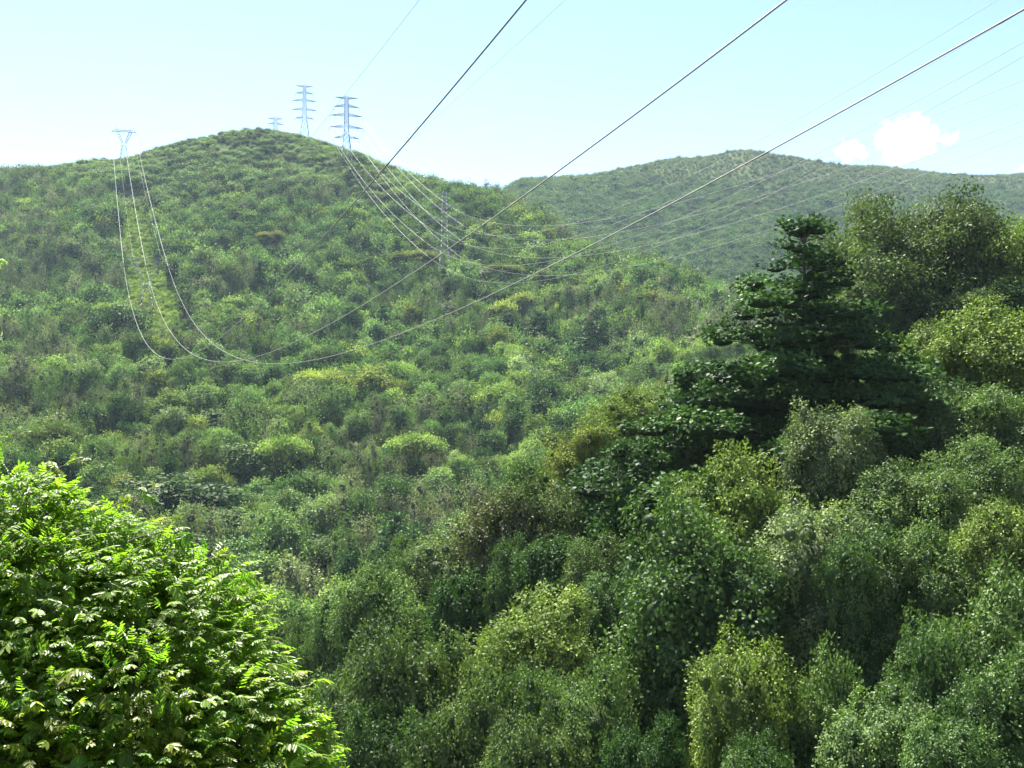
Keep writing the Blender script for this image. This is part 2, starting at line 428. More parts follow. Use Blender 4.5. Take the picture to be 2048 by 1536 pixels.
def broadleaf(seed, w, h, leaf, dens, k, lumps=16, flat=.42, trunk=.25, mleaf=None, low=-.25, tuft=None):
    """rounded broadleaf tree: limbs carrying lumps of leaf clumps"""
    rng = rng_(seed); t = Tree(w, h)
    rz = h * flat; cz = h - rz * 1.05; rx = w * .5 * .78
    c, r = dome_lumps(rx, rz * .85, cz, lumps, (w * .11, w * .2), rng, low)
    if tuft:
        tc_, tr_ = tufts(c, r * .9, tuft, rng, bottom=-.6)
        C, O, v = lump_clumps(tc_, tr_, dens * .7, rng, bottom=-.45)
        small_cores(t, tc_ - UP * tr_[:, None] * .2, tr_, .38, rng)
        t.leaves(*clump_leaves(*lump_clumps(c, r * .84, dens * .7, rng, bottom=-.7)[:2], k, leaf * 1.2, leaf, leaf * .75, rng))
    else: C, O, v = lump_clumps(c, r, dens, rng)
    t.leaves(*clump_leaves(C, O, k, leaf * (.8 if tuft else 1.3), leaf, leaf * .68, rng, cvar=v))
    for a_, b_ in zip(c, r): core(t, a_ - UP * b_ * (.12 if tuft else 0), b_ * (.32 if tuft else .6), rng)
    core(t, (0, 0, cz - rz * .1), 1.0, rng, (rx * .6, rx * .6, rz * .5))
    inner_leaves(t, [np.array([0, 0, cz])], [min(rx, rz) * 1.15], min(leaf * 2.6, w * .14), rng, area=.7)
    fork = np.array([rng.normal() * .03 * w, rng.normal() * .03 * w, max(h * trunk, .3)])
    t.paths.append(limb((0, 0, -1.0), fork, .035 * h * .6 + .05, .025 * h * .6, rng))
    for i in rng.choice(len(c), min(7, len(c)), replace=False):
        t.paths.append(limb(fork, c[i], .012 * h, .004 * h, rng, sag=.08))
    return t.done(mleaf)

def vine_mound(seed, w, h, leaf, dens, k, top=9, flutes=7, mleaf=None, drape=1.0, tuft=None):
    """tree smothered by climbers: lumpy domed head, curtains hanging to the ground"""
    rng = rng_(seed); t = Tree(w, h)
    R = w * .5
    hc, hr = [], []
    for i in range(top):
        a = rng.uniform(0, 2 * math.pi); q = math.sqrt(rng.uniform(0, 1)) * R * .76
        r = rng.uniform(.15, .42) * R
        hc.append(np.array((math.cos(a) * q, math.sin(a) * q, h - r - (q / R) ** 2 * h * .28 - rng.uniform(0, .24) * h))); hr.append(r)
    if tuft:
        tc_, tr_ = tufts(hc, np.array(hr) * .92, tuft, rng, bottom=-.5)
        C, O, v = lump_clumps(tc_, tr_, dens * .7, rng, bottom=-.45)
        small_cores(t, tc_ - UP * tr_[:, None] * .2, tr_, .38, rng)
        t.leaves(*clump_leaves(*lump_clumps(np.array(hc), np.array(hr) * .84, dens * .7, rng, bottom=-.7)[:2], k, leaf * 1.2, leaf, leaf * .75, rng))
    else: C, O, v = lump_clumps(np.array(hc), np.array(hr), dens, rng, bottom=-.5)
    t.leaves(*clump_leaves(C, O, k, leaf * (.8 if tuft else 1.3), leaf, leaf * .7, rng, cvar=v))
    # hanging curtains
    ph = rng.uniform(0, 6.28, 4)
    area = 2 * math.pi * R * .85 * h * .75
    n = int(area / (tuft[0] + tuft[1]) ** 2 * 2.6) if tuft else int(1.5 * dens * area * .8)
    a = rng.uniform(0, 2 * math.pi, n); z = rng.uniform(0, 1, n) ** .85
    fl = .5 + .5 * np.sin(a * flutes + ph[0] + 1.5 * np.sin(a * 2 + ph[1])) * .7 + .3 * np.sin(a * 3 + ph[2] + z * 3)
    prof = np.where(z < .62, .64 + .28 * (z / .62) ** 1.3, .92 - np.maximum(z - .62, 0) ** 1.6 * 1.6)
    rr = R * prof * (.70 + .28 * fl) + rng.normal(0, .03 * R, n)
    Cc = np.stack([np.cos(a) * rr, np.sin(a) * rr, z * h * .86 * drape + (1 - drape) * h], 1)
    keep = (np.linalg.norm(Cc[:, None] - np.array(hc)[None], axis=2) / np.array(hr)[None] < .8).sum(1) == 0
    if tuft:      # hanging tufts
        q = Cc[keep]; lv = np.clip(rng.normal(.5, .25, len(q)), 0, 1)
        rq = rng.uniform(tuft[0], tuft[1], len(q)) * .62
        small_cores(t, q * np.array([.93, .93, 1]), rq, .46, rng, 1.7)
        C2, O2, v2 = lump_clumps(q, rq, dens * .9, rng, bottom=-.8, squash=1.7)
        O2 = unit(O2 + unit(C2 * np.array([1, 1, 0.])) * .8)
        t.leaves(*clump_leaves(C2, O2, k, leaf * .8, leaf, leaf * .7, rng, droop=.6, n_up=.05, n_out=1.0, n_rand=.32, zs=1.5, cvar=v2))
        keep &= rng.uniform(0, 1, len(keep)) < .8
    Cc = Cc[keep]; Oc = unit(Cc * np.array([1, 1, 0.0]) + UP * .25 * R)
    t.leaves(*clump_leaves(Cc, Oc, k, leaf * 1.2, leaf, leaf * .7, rng, droop=.7, n_up=.05, n_out=1.0, n_rand=.4, zs=1.8,
                           cvar=np.clip(fl[keep] * .5 + .25 + rng.normal(0, .15, keep.sum()), 0, 1)))
    for a_, b_ in zip(hc, hr): core(t, a_ - UP * b_ * (.12 if tuft else 0), b_ * (.32 if tuft else .6), rng)
    core(t, (0, 0, h * .30), 1.0, rng, (R * .45, R * .45, h * .34)); core(t, (0, 0, h * .6), 1.0, rng, (R * .6, R * .6, h * .2))
    fork = np.array([0, 0, h * .5])
    t.paths.append(limb((0, 0, -1), fork, .22, .14, rng))
    for i in range(min(5, top)): t.paths.append(limb(fork, hc[i], .1, .04, rng))
    return t.done(mleaf)

def slender(seed, w, h, leaf, dens, k, sparse=1.0, mleaf=None):
    """tall thin-trunked tree, open ragged crown on its upper part"""
    rng = rng_(seed); t = Tree(w, h)
    stems = rng.integers(1, 3)
    lc, lr = [], []
    for sgi in range(stems):
        lean = rng.normal(size=2) * w * .12
        topp = np.array([lean[0], lean[1], h * rng.uniform(.85, .97)])
        p, r = limb((rng.normal() * .2, rng.normal() * .2, -1), topp, .016 * h, .004 * h, rng, k=9, wob=.1)
        t.paths.append((p, r))
        for i in range(int(9 / stems) + 3):
            f = rng.uniform(.38, .98); q = p[0] + (p[-1] - p[0]) * f
            a = rng.uniform(0, 6.28); L = w * .5 * rng.uniform(.3, 1.0) * (1.25 - f * .8)
            e = q + np.array([math.cos(a) * L, math.sin(a) * L, L * rng.uniform(.2, .9)])
            t.paths.append(limb(q, e, .005 * h, .0015 * h, rng, k=4))
            lc.append(e); lr.append(rng.uniform(.10, .2) * w)
    lc = np.array(lc); lr = np.array(lr)
    for a_, b_ in zip(lc, lr): core(t, a_, b_ * .38, rng, (1, 1, 1.4))
    C, O, v = lump_clumps(lc, lr, dens * sparse, rng, bottom=-1, squash=1.3)
    t.leaves(*clump_leaves(C, O, k, leaf * 1.6, leaf, leaf * .5, rng, a_out=.4, a_rand=.6, droop=.7, n_up=.1, n_out=.8, n_rand=.6, cvar=v, zs=1.5))
    return t.done(mleaf, M_PALEBARK)

def umbrella(seed, w, h, leaf, dens, k):
    """wide flat-topped crown of thin layered sprays"""
    rng = rng_(seed); t = Tree(w, h)
    n = 14; a = rng.uniform(0, 6.28, n); q = np.sqrt(rng.uniform(0, 1, n)) * w * .42
    lc = np.stack([np.cos(a) * q, np.sin(a) * q, h * (.93 - .22 * (q / (w * .5)) ** 2) + rng.normal(0, .03 * h, n)], 1)
    lr = rng.uniform(.12, .2, n) * w
    C, O, v = lump_clumps(lc, lr, dens, rng, bottom=-.1, squash=.45)
    t.leaves(*clump_leaves(C, O, k, leaf * 1.5, leaf, leaf * .65, rng, n_up=1.0, n_out=.2, n_rand=.4, zs=.5, cvar=v))
    for a_, b_ in zip(lc, lr): core(t, a_ - UP * b_ * .1, b_ * .6, rng, (1, 1, .3))
    fork = np.array([0, 0, h * .45]); t.paths.append(limb((0, 0, -1), fork, .025 * h, .018 * h, rng))
    for i in range(8): t.paths.append(limb(fork, lc[i], .01 * h, .004 * h, rng, sag=.1))
    return t.done()

def tiered(seed, w, h, leaf, dens, k, tiers=7, spread=None, mleaf=None, side=0.0):
    """pagoda tree: long level branches in storeys, tufts of big leaves on top of each"""
    rng = rng_(seed); t = Tree(w, h)
    stem, sr = limb((0, 0, -1), (side * w * .05, 0, h * .98), .02 * h + .08, .03, rng, k=12, wob=.05)
    t.paths.append((stem, sr))
    lc, lr = [], []
    for i in range(tiers):
        f = .12 + .85 * i / (tiers - 1)
        L = w * .5 * (1.02 - f) ** .85 * 1.05
        nb = max(5, int(14 * (1.15 - f)))
        z0 = f * h
        for b in range(nb):
            a = 2 * math.pi * b / nb + rng.uniform(-.3, .3); l = L * rng.uniform(.7, 1.12)
            e = np.array([math.cos(a) * l, math.sin(a) * l, z0 + rng.normal(0, .015 * h) - .03 * l])
            s0 = np.array([stem[0][0], 0, z0 - .03 * h])
            t.paths.append(limb(s0, e, .05 + .006 * l, .015, rng, k=5, sag=.03))
            m = max(2, int(l / (w * .055)))
            for q in range(m):
                g = .12 + .88 * (q + rng.uniform(.2, 1)) / m
                lc.append(s0 + (e - s0) * g + np.array([rng.normal(0, .05 * l), rng.normal(0, .05 * l), .02 * h + rng.normal(0, .012 * h)])); lr.append(rng.uniform(.055, .088) * w * (1.12 - .80 * f))
    lc = np.array(lc); lr = np.array(lr)
    C, O, v = lump_clumps(lc, lr, dens, rng, bottom=-.2, squash=.55)
    t.leaves(*clump_leaves(C, O, k, leaf * .9, leaf, leaf * .65, rng, droop=.2, n_up=.5, n_out=.8, n_rand=.45, zs=.6, cvar=v))
    for a_, b_ in zip(lc, lr): core(t, a_ - UP * b_ * .2, b_ * .62, rng, (1, 1, .45))
    for zz in np.arange(.14, .95, .08): inner_leaves(t, [np.array([0, 0, zz * h])], [w * .40 * (1.04 - zz)], min(leaf * 2.2, w * .1), rng, area=.6)
    return t.done(mleaf or M_WAX)

def feathery(seed, w, h, leaf, dens, k):
    """tall olive tree, many upright plumes of narrow hanging leaves"""
    rng = rng_(seed); t = Tree(w, h)
    fork = np.array([0, 0, h * .22]); t.paths.append(limb((0, 0, -1), fork, .035 * h, .028 * h, rng))
    lc, lr = [], []
    for i in range(15):
        a = rng.uniform(0, 6.28); q = math.sqrt(rng.uniform(0, 1)) * w * .44
        e = np.array([math.cos(a) * q, math.sin(a) * q, h * (1 - .42 * (q / (w * .5)) ** 1.6) * rng.uniform(.8, .98)])
        p, r = limb(fork, e, .014 * h, .004 * h, rng, k=8, wob=.2, sag=.12); t.paths.append((p, r))
        for f in np.linspace(.35, 1, 6):
            lc.append(p[min(7, int(f * 7))] + rng.normal(size=3) * w * .05); lr.append(w * rng.uniform(.06, .11))
    lc = np.array(lc); lr = np.array(lr)
    C, O, v = lump_clumps(lc, lr, dens, rng, bottom=-1, squash=1.25)
    t.leaves(*clump_leaves(C, O, k, leaf * 1.1, leaf, leaf * .38, rng, a_out=.35, a_rand=.5, droop=.8, n_up=.15, n_out=.8, n_rand=.6, zs=1.3, cvar=v))
    return t.done()

def bamboo(seed, w, h, leaf, dens, k):
    """clump of arching canes ending in bright leafy plumes"""
    rng = rng_(seed); t = Tree(w, h); lc, lr = [], []
    for i in range(16):
        a = rng.uniform(0, 6.28); q = rng.uniform(.15, 1) * w * .45; hh = h * rng.uniform(.75, 1) * (1 - .25 * (q / (w * .5)) ** 2)
        s = np.linspace(0, 1, 8)
        p = np.stack([np.cos(a) * q * s ** 2.2, np.sin(a) * q * s ** 2.2, hh * (1.15 * s - .17 * s ** 4)], 1); p[:, 2] -= .3
        t.paths.append((p, np.linspace(.06, .015, 8)))
        for j in (3, 4, 5, 6, 7): lc.append(p[j]); lr.append(w * (.13 if j > 3 else .09))
    C, O, v = lump_clumps(np.array(lc), np.array(lr), dens, rng, bottom=-1, squash=1.2)
    t.leaves(*clump_leaves(C, O, k, leaf * 1.4, leaf, leaf * .35, rng, a_out=.5, droop=.5, n_up=.5, n_rand=.7, cvar=v))
    return t.done()

# ------------------------------------------------------------------ scatter of instances (masses nobody could count)
def scatter(name, designs, P, rot, scl, idx, tint, label, cat):
    coll = bpy.data.collections.new(name + '_kinds')
    for i, d in enumerate(designs):
        coll.objects.link(bpy.data.objects.new('%s_kind_%02d' % (name, i), d.joined('%s_%02d' % (name, i))))
    me = bpy.data.meshes.new(name); n = len(P)
    me.vertices.add(n); me.vertices.foreach_set('co', np.asarray(P, np.float32).ravel())
    def at(nm, ty, arr, fld):
        a = me.attributes.new(nm, ty, 'POINT'); a.data.foreach_set(fld, np.ascontiguousarray(arr).ravel())
    at('rot', 'FLOAT_VECTOR', np.asarray(rot, np.float32), 'vector')
    at('scl', 'FLOAT_VECTOR', np.asarray(scl, np.float32), 'vector')
    at('tint', 'FLOAT_VECTOR', np.asarray(tint, np.float32), 'vector')
    at('idx', 'INT', np.asarray(idx, np.int32), 'value')
    o = link(name, me)
    g = bpy.data.node_groups.new(name, 'GeometryNodeTree')
    g.interface.new_socket('Geometry', in_out='INPUT', socket_type='NodeSocketGeometry')
    g.interface.new_socket('Geometry', in_out='OUTPUT', socket_type='NodeSocketGeometry')
    N, L = g.nodes.new, g.links.new
    gi, go = N('NodeGroupInput'), N('NodeGroupOutput')
    ci = N('GeometryNodeCollectionInfo'); ci.inputs['Collection'].default_value = coll
    ci.inputs['Separate Children'].default_value = True; ci.inputs['Reset Children'].default_value = True
    iop = N('GeometryNodeInstanceOnPoints'); iop.inputs['Pick Instance'].default_value = True
    def na(nm, ty):
        q = N('GeometryNodeInputNamedAttribute'); q.data_type = ty; q.inputs['Name'].default_value = nm; return q.outputs[0]
    L(gi.outputs[0], iop.inputs['Points']); L(ci.outputs[0], iop.inputs['Instance'])
    L(na('idx', 'INT'), iop.inputs['Instance Index']); L(na('rot', 'FLOAT_VECTOR'), iop.inputs['Rotation']); L(na('scl', 'FLOAT_VECTOR'), iop.inputs['Scale'])
    L(iop.outputs[0], go.inputs[0])
    md = o.modifiers.new('scatter', 'NODES'); md.node_group = g
    tag(o, label, cat, kind='stuff')
    return o

def plant(name, design, loc, w, h, rz, tint, label, cat, group=None):
    """one tree: an empty at its foot, trunk and crown under it"""
    e = link(name, None, loc=loc); e.empty_display_size = .5
    e.rotation_euler = (0, 0, rz); s = w / design.w; e.scale = (s, s, h / design.h)
    tag(e, label, cat, group)
    tr = link('trunk', design.trunk(), e)
    cr = link('crown', design.crown(), e); cr['tint'] = [float(x) for x in tint]
    return e
# ------------------------------------------------------------------ tree designs
# near slope (30-140 m): leaves 15-30 cm
TF = (.5, 1.25)
MOUND = [vine_mound(11, 9, 14, .19, 5.0, 8, top=11, flutes=6, tuft=TF), vine_mound(12, 8, 14, .18, 5.2, 8, top=9, flutes=8, tuft=TF),
         vine_mound(13, 11, 12.5, .20, 4.6, 8, top=16, flutes=9, tuft=TF), vine_mound(14, 8, 16, .19, 5.0, 8, top=8, flutes=5, tuft=TF)]
LEAFY = [broadleaf(21, 10, 13, .20, 5.0, 8, lumps=24, flat=.42, low=-.7, tuft=TF), broadleaf(22, 9, 12, .22, 4.6, 8, lumps=20, flat=.44, low=-.75, tuft=(.6, 1.4)),
         broadleaf(23, 10, 12.5, .18, 5.6, 8, lumps=26, flat=.43, low=-.75, tuft=(.4, 1.0))]
PAGODA = tiered(31, 22, 22, .31, 2.8, 8, tiers=11)
PAGODA_B = tiered(32, 14, 17, .33, 2.6, 8, tiers=8)
PLUME = [feathery(41, 10, 17, .32, 3.0, 8), feathery(42, 8, 15, .32, 3.0, 8)]
COLUMN = vine_mound(15, 4.5, 13, .18, 5.0, 8, top=5, flutes=5, tuft=(.35, .7))

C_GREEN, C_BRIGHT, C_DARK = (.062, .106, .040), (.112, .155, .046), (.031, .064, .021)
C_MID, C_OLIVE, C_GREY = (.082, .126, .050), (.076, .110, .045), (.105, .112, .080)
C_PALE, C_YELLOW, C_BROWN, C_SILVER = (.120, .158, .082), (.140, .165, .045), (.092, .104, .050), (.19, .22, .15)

# ------------------------------------------------------------------ trees of the near slope
# (u centre, v top, width px, distance, design, tint, object name, label)
NEAR = [
 (1610, 494, 640, 94, PAGODA, C_DARK, 'pagoda_tree', 'tall dark glossy tree with tiered branches and pointed top', 'tree'),
 (1370, 755, 330, 90, PAGODA_B, C_DARK, 'pagoda_tree', 'low dark glossy tree spreading tiers left of the tall pointed tree', 'tree'),
 (1240, 905, 300, 84, PAGODA_B, C_DARK, 'pagoda_tree', 'shaded dark tree with flat leaf tiers below the pale ridge bushes', 'tree'),
 (1725, 405, 170, 138, PLUME[1], (.066, .088, .042), 'feathery_tree', 'greyish feathery tree just behind the pointed dark tree', 'tree'),
 (1850, 384, 250, 134, PLUME[0], (.068, .094, .040), 'feathery_tree', 'tallest olive feathery tree on the skyline of the near slope', 'tree'),
 (1800, 470, 210, 128, PLUME[1], (.07, .1, .045), 'feathery_tree', 'lower dull feathery tree in front of the tallest feathery one', 'tree'),
 (1960, 440, 170, 132, PLUME[1], (.058, .08, .036), 'feathery_tree', 'thin dark feathery tree between the tallest one and the picture edge', 'tree'),
 (2060, 425, 190, 126, PLUME[0], C_BRIGHT, 'feathery_tree', 'yellow-green feathery tree at the right edge of the picture', 'tree'),
 (1760, 560, 190, 125, MOUND[0], C_OLIVE, 'vine_tree', 'dull vine mound at the foot of the greyish feathery tree', 'tree'),
 (1900, 585, 200, 122, MOUND[2], C_OLIVE, 'vine_tree', 'dull vine mound at the foot of the tallest feathery tree', 'tree'),
 (2050, 560, 180, 120, MOUND[1], C_GREEN, 'vine_tree', 'green vine mound under the yellow-green feathery tree', 'tree'),
 (2010, 605, 290, 92, LEAFY[0], C_BRIGHT, 'leafy_tree', 'sunlit yellow-green rounded tree below the feathery trees', 'tree'),
 (1880, 650, 180, 100, MOUND[0], C_BRIGHT, 'vine_tree', 'small bright vine mound beside the sunlit rounded tree', 'tree'),
 (1790, 690, 150, 106, MOUND[3], C_GREEN, 'vine_tree', 'vine-draped tree against the right flank of the pointed tree', 'tree'),
 (1930, 770, 260, 84, MOUND[2], C_MID, 'vine_tree', 'broad vine mound under the sunlit rounded tree', 'tree'),
 (2060, 800, 200, 80, MOUND[1], C_MID, 'vine_tree', 'vine mound at the right edge below the sunlit rounded tree', 'tree'),
 (1790, 815, 190, 86, MOUND[1], C_MID, 'vine_tree', 'vine mound at the right foot of the pointed tree', 'tree'),
 (1670, 815, 200, 78, MOUND[3], C_PALE, 'vine_tree', 'tall pale vine-draped tree in front of the pointed tree', 'tree'),
 (1960, 880, 230, 72, LEAFY[2], C_MID, 'leafy_tree', 'mid-green lumpy tree between two vine mounds near the right edge', 'tree'),
 (1820, 930, 230, 70, MOUND[0], C_MID, 'vine_tree', 'vine mound right of the tall pale draped tree', 'tree'),
 (1460, 900, 290, 76, LEAFY[0], C_BRIGHT, 'leafy_tree', 'broad sunlit tree in front of the dark tiered trees', 'tree'),
 (1385, 1000, 330, 66, LEAFY[1], C_GREEN, 'leafy_tree', 'large glossy-leaved tree with a dark hollow beneath it', 'tree'),
 (1200, 1072, 170, 80, MOUND[1], C_OLIVE, 'vine_tree', 'olive rounded vine tree left of the large glossy-leaved tree', 'tree'),
 (1102, 1078, 120, 86, COLUMN, C_DARK, 'columnar_tree', 'dark round-topped vine column below the dry brown vines', 'tree'),
 (1020, 985, 230, 98, MOUND[0], C_BROWN, 'vine_tree', 'vine mound with dry brownish top on the slope edge', 'tree'),
 (1120, 955, 230, 100, MOUND[2], C_OLIVE, 'vine_tree', 'dull vine thicket above the dry brown mound', 'tree'),
 (1235, 800, 200, 112, LEAFY[0], C_BRIGHT, 'leafy_tree', 'bright bush on the slope edge left of the dark tiered tree', 'tree'),
 (1170, 860, 190, 110, LEAFY[2], C_YELLOW, 'leafy_tree', 'yellowish bush on the slope edge below the bright one', 'tree'),
 (1290, 775, 150, 116, MOUND[1], C_BRIGHT, 'vine_tree', 'highest bright bush touching the dark tiered tree', 'tree'),
 (1060, 915, 150, 112, LEAFY[1], C_GREEN, 'leafy_tree', 'dark-leaved tree on the slope edge beyond the brown mound', 'tree'),
 (945, 1040, 240, 100, LEAFY[2], C_PALE, 'leafy_tree', 'pale sunlit vine tangle on the slope edge above the dark column', 'tree'),
 (850, 1075, 170, 104, MOUND[2], C_MID, 'vine_tree', 'low vine mound at the lower end of the slope edge', 'tree'),
 (1040, 1080, 150, 90, MOUND[0], C_GREEN, 'vine_tree', 'shaded vine mound under the dry brown top', 'tree'),
 (915, 1150, 130, 84, COLUMN, C_DARK, 'columnar_tree', 'tall dark vine column standing among pale mounds', 'tree'),
 (770, 1130, 220, 92, LEAFY[0], C_MID, 'leafy_tree', 'sunlit tree on the left tip of the near slope', 'tree'),
 (700, 1180, 160, 96, MOUND[3], C_GREEN, 'vine_tree', 'vine tree with a dark shaded face on the left tip of the slope', 'tree'),
 (640, 1240, 150, 98, MOUND[2], C_MID, 'vine_tree', 'low vine mound beside the foreground tree', 'tree'),
 (790, 1262, 280, 66, MOUND[0], C_OLIVE, 'vine_tree', 'wide olive vine mound with a black hollow below', 'tree'),
 (690, 1330, 190, 68, MOUND[1], C_MID, 'vine_tree', 'vine mound touching the right side of the foreground tree', 'tree'),
 (1090, 1185, 330, 68, LEAFY[2], C_BRIGHT, 'leafy_tree', 'broad bright tree in the middle of the near slope', 'tree'),
 (985, 1270, 160, 66, MOUND[1], C_BRIGHT, 'vine_tree', 'small bright mound at the left foot of the broad bright tree', 'tree'),
 (1230, 1150, 170, 74, MOUND[3], C_GREEN, 'vine_tree', 'vine tree between the broad bright tree and the dark hollow', 'tree'),
 (930, 1345, 220, 58, LEAFY[1], C_OLIVE, 'leafy_tree', 'olive tree in front of the wide olive mound', 'tree'),
 (1150, 1330, 300, 58, MOUND[2], C_MID, 'vine_tree', 'wide vine thicket below the broad bright tree', 'tree'),
 (780, 1420, 210, 60, MOUND[3], C_GREEN, 'vine_tree', 'shaded vine tree low down beside the foreground tree', 'tree'),
 (1060, 1440, 230, 52, MOUND[0], C_OLIVE, 'vine_tree', 'vine mound at the bottom edge left of the black hollow', 'tree'),
 (1510, 1120, 200, 66, MOUND[3], C_GREEN, 'vine_tree', 'tall draped vine tree right of the large glossy-leaved tree', 'tree'),
 (1640, 1010, 250, 66, MOUND[3], C_PALE, 'vine_tree', 'pale vine tower above the deep dark hollow', 'tree'),
 (1490, 1290, 230, 50, MOUND[3], C_BRIGHT, 'vine_tree', 'sunlit vine tower rising from the black hollow', 'tree'),
 (1640, 1310, 190, 50, LEAFY[1], C_MID, 'leafy_tree', 'open-crowned tree right of the sunlit vine tower', 'tree'),
 (1760, 1390, 240, 44, MOUND[1], C_MID, 'vine_tree', 'rounded vine mound at the bottom edge near the right corner', 'tree'),
 (1510, 1480, 190, 42, MOUND[0], C_GREEN, 'vine_tree', 'low vine mound at the bottom edge under the sunlit tower', 'tree'),
 (1740, 1060, 210, 62, MOUND[0], C_GREEN, 'vine_tree', 'shaded vine tree overhanging the deep dark hollow', 'tree'),
 (1880, 1050, 230, 60, LEAFY[0], C_MID, 'leafy_tree', 'mid-green tree upslope of the deep dark hollow', 'tree'),
 (2030, 1010, 220, 58, MOUND[1], C_BRIGHT, 'vine_tree', 'bright vine mound at the right edge, halfway down', 'tree'),
 (1990, 1150, 250, 50, LEAFY[1], C_MID, 'leafy_tree', 'loose-leaved tree at the right edge above the last mounds', 'tree'),
 (1870, 1250, 180, 48, MOUND[3], C_GREEN, 'vine_tree', 'narrow vine tower on the right side of the dark hollow', 'tree'),
 (2010, 1290, 230, 42, LEAFY[1], C_GREEN, 'leafy_tree', 'large-leaved tree in the lower right corner', 'tree'),
 (1900, 1440, 210, 40, MOUND[1], C_GREEN, 'vine_tree', 'shaded vine mound at the bottom edge in the right corner', 'tree'),
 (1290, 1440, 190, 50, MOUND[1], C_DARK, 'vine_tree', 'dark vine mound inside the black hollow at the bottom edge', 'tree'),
]
_r = rng_(5)
NEAR_XY = []
for (u, v, wpx, Y, d, ti, nm, lab, cat) in NEAR:
    X = (u - 1024) / F * Y; z0 = gz(X, Y); top = (768 - v) / F * Y
    h = max(top - z0, 3.0)
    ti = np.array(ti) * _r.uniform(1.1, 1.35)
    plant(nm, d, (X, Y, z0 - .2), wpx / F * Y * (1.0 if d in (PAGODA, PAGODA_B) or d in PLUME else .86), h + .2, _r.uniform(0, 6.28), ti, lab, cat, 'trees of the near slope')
    NEAR_XY.append((X, Y, wpx / F * Y * .5))
NEAR_XY = np.array(NEAR_XY)

def near_undergrowth():
    """the tangle of low climbers between the near trees"""
    rng = rng_(77); P, S, I, R, Tn = [], [], [], [], []
    for Y in np.arange(24, 150, 4.0):
        for X in np.arange(-.5 * Y, .72 * Y, 4.0):
            x = X + rng.uniform(-1.5, 1.5); y = Y + rng.uniform(-1.5, 1.5); u = x / y * F + 1024
            z = gz(x, y); v = 768 - z / y * F
            lim = np.interp(u, [300, 560, 700, 1000, 1330, 1650, 2100], [60, 85, 108, 118, 118, 140, 175])
            if y > lim or u < 250 or u > 2250: continue
            dd = np.hypot(NEAR_XY[:, 0] - x, NEAR_XY[:, 1] - y)
            if any(math.hypot(x - (hu - 1024) / F * hy, y - hy) < hr * .9 for hu, hy, hr in HOLLOWS): continue
            near = (dd < NEAR_XY[:, 2] * .55).any()
            w = rng.uniform(3.5, 6.0); h = rng.uniform(1.6, 3.6) * (.5 if near else 1)
            P.append((x, y, z - .6)); I.append(rng.integers(0, 4)); R.append((0, 0, rng.uniform(0, 6.28)))
            d = UNDER[I[-1]]; S.append((w / d.w, w / d.w, h / d.h))
            c = np.array([C_GREEN, C_DARK, C_DARK, C_OLIVE][rng.integers(0, 4)]) * rng.uniform(.8, 1.15); Tn.append(c)
    scatter('vine_undergrowth', UNDER, P, R, S, I, Tn, 'tangle of low climbers filling the gaps between near trees', 'undergrowth')
UNDER = [vine_mound(61, 6, 4.5, .22, 3.4, 8, top=9, flutes=7, tuft=TF), broadleaf(62, 6, 4.5, .22, 3.4, 8, lumps=12, flat=.5, low=-.6),
         vine_mound(63, 6, 4, .2, 3.6, 8, top=12, flutes=9, tuft=TF), broadleaf(64, 5, 4, .25, 3.2, 8, lumps=10, flat=.5, low=-.6)]
near_undergrowth()

# ------------------------------------------------------------------ trees of the main hill
TH = (.9, 1.9)
HI = [broadleaf(101, 8, 10, .44, 1.2, 7, lumps=15, low=-.6, tuft=TH), broadleaf(102, 8, 9, .42, 1.25, 7, lumps=18, flat=.5, low=-.7, tuft=TH), broadleaf(103, 10, 10, .46, 1.15, 7, lumps=18, flat=.42, low=-.5, tuft=TH),
      vine_mound(104, 7, 10, .42, 1.3, 7, top=7, tuft=TH), vine_mound(105, 9, 9, .42, 1.2, 7, top=11, tuft=TH),
      slender(106, 6, 13, .42, 1.3, 7), slender(107, 5, 12, .40, 1.3, 7), slender(108, 6.5, 14, .42, 1.2, 7),
      vine_mound(109, 4, 11, .40, 1.5, 8, top=4, flutes=4), umbrella(110, 11, 8, .44, 1.5, 8), bamboo(111, 8, 9, .55, 1.1, 8), tiered(112, 12, 10, .5, 1.0, 7, tiers=6)]
LO = [broadleaf(201, 9, 9, .85, .42, 6, lumps=13, low=-.5), broadleaf(202, 8, 7, .8, .45, 6, lumps=15, flat=.5, low=-.6), broadleaf(203, 10, 9, .9, .40, 6, lumps=16, flat=.4, low=-.4),
      vine_mound(204, 7, 9, .8, .42, 6, top=7), vine_mound(205, 9, 8, .8, .40, 6, top=10),
      slender(206, 6, 12, .75, .5, 6), slender(207, 5, 11, .7, .5, 6), slender(208, 6.5, 13, .75, .5, 6),
      vine_mound(209, 4, 11, .75, .5, 6, top=4, flutes=4), umbrella(210, 11, 8, .85, .5, 6), bamboo(211, 8, 9, 1.0, .35, 6), tiered(212, 12, 10, .95, .4, 6, tiers=6)]
KIND = ['round', 'round', 'round', 'draped', 'draped', 'slender', 'slender', 'slender', 'column', 'flat', 'bamboo', 'tiered']
FAR = [broadleaf(301, 9, 7.5, 1.3, .2, 5, lumps=9, flat=.5, low=-.6), broadleaf(302, 8, 7, 1.2, .22, 5, lumps=10, flat=.5, low=-.6), vine_mound(303, 9, 8, 1.3, .18, 5, top=7), slender(304, 5, 11, 1.1, .25, 5)]

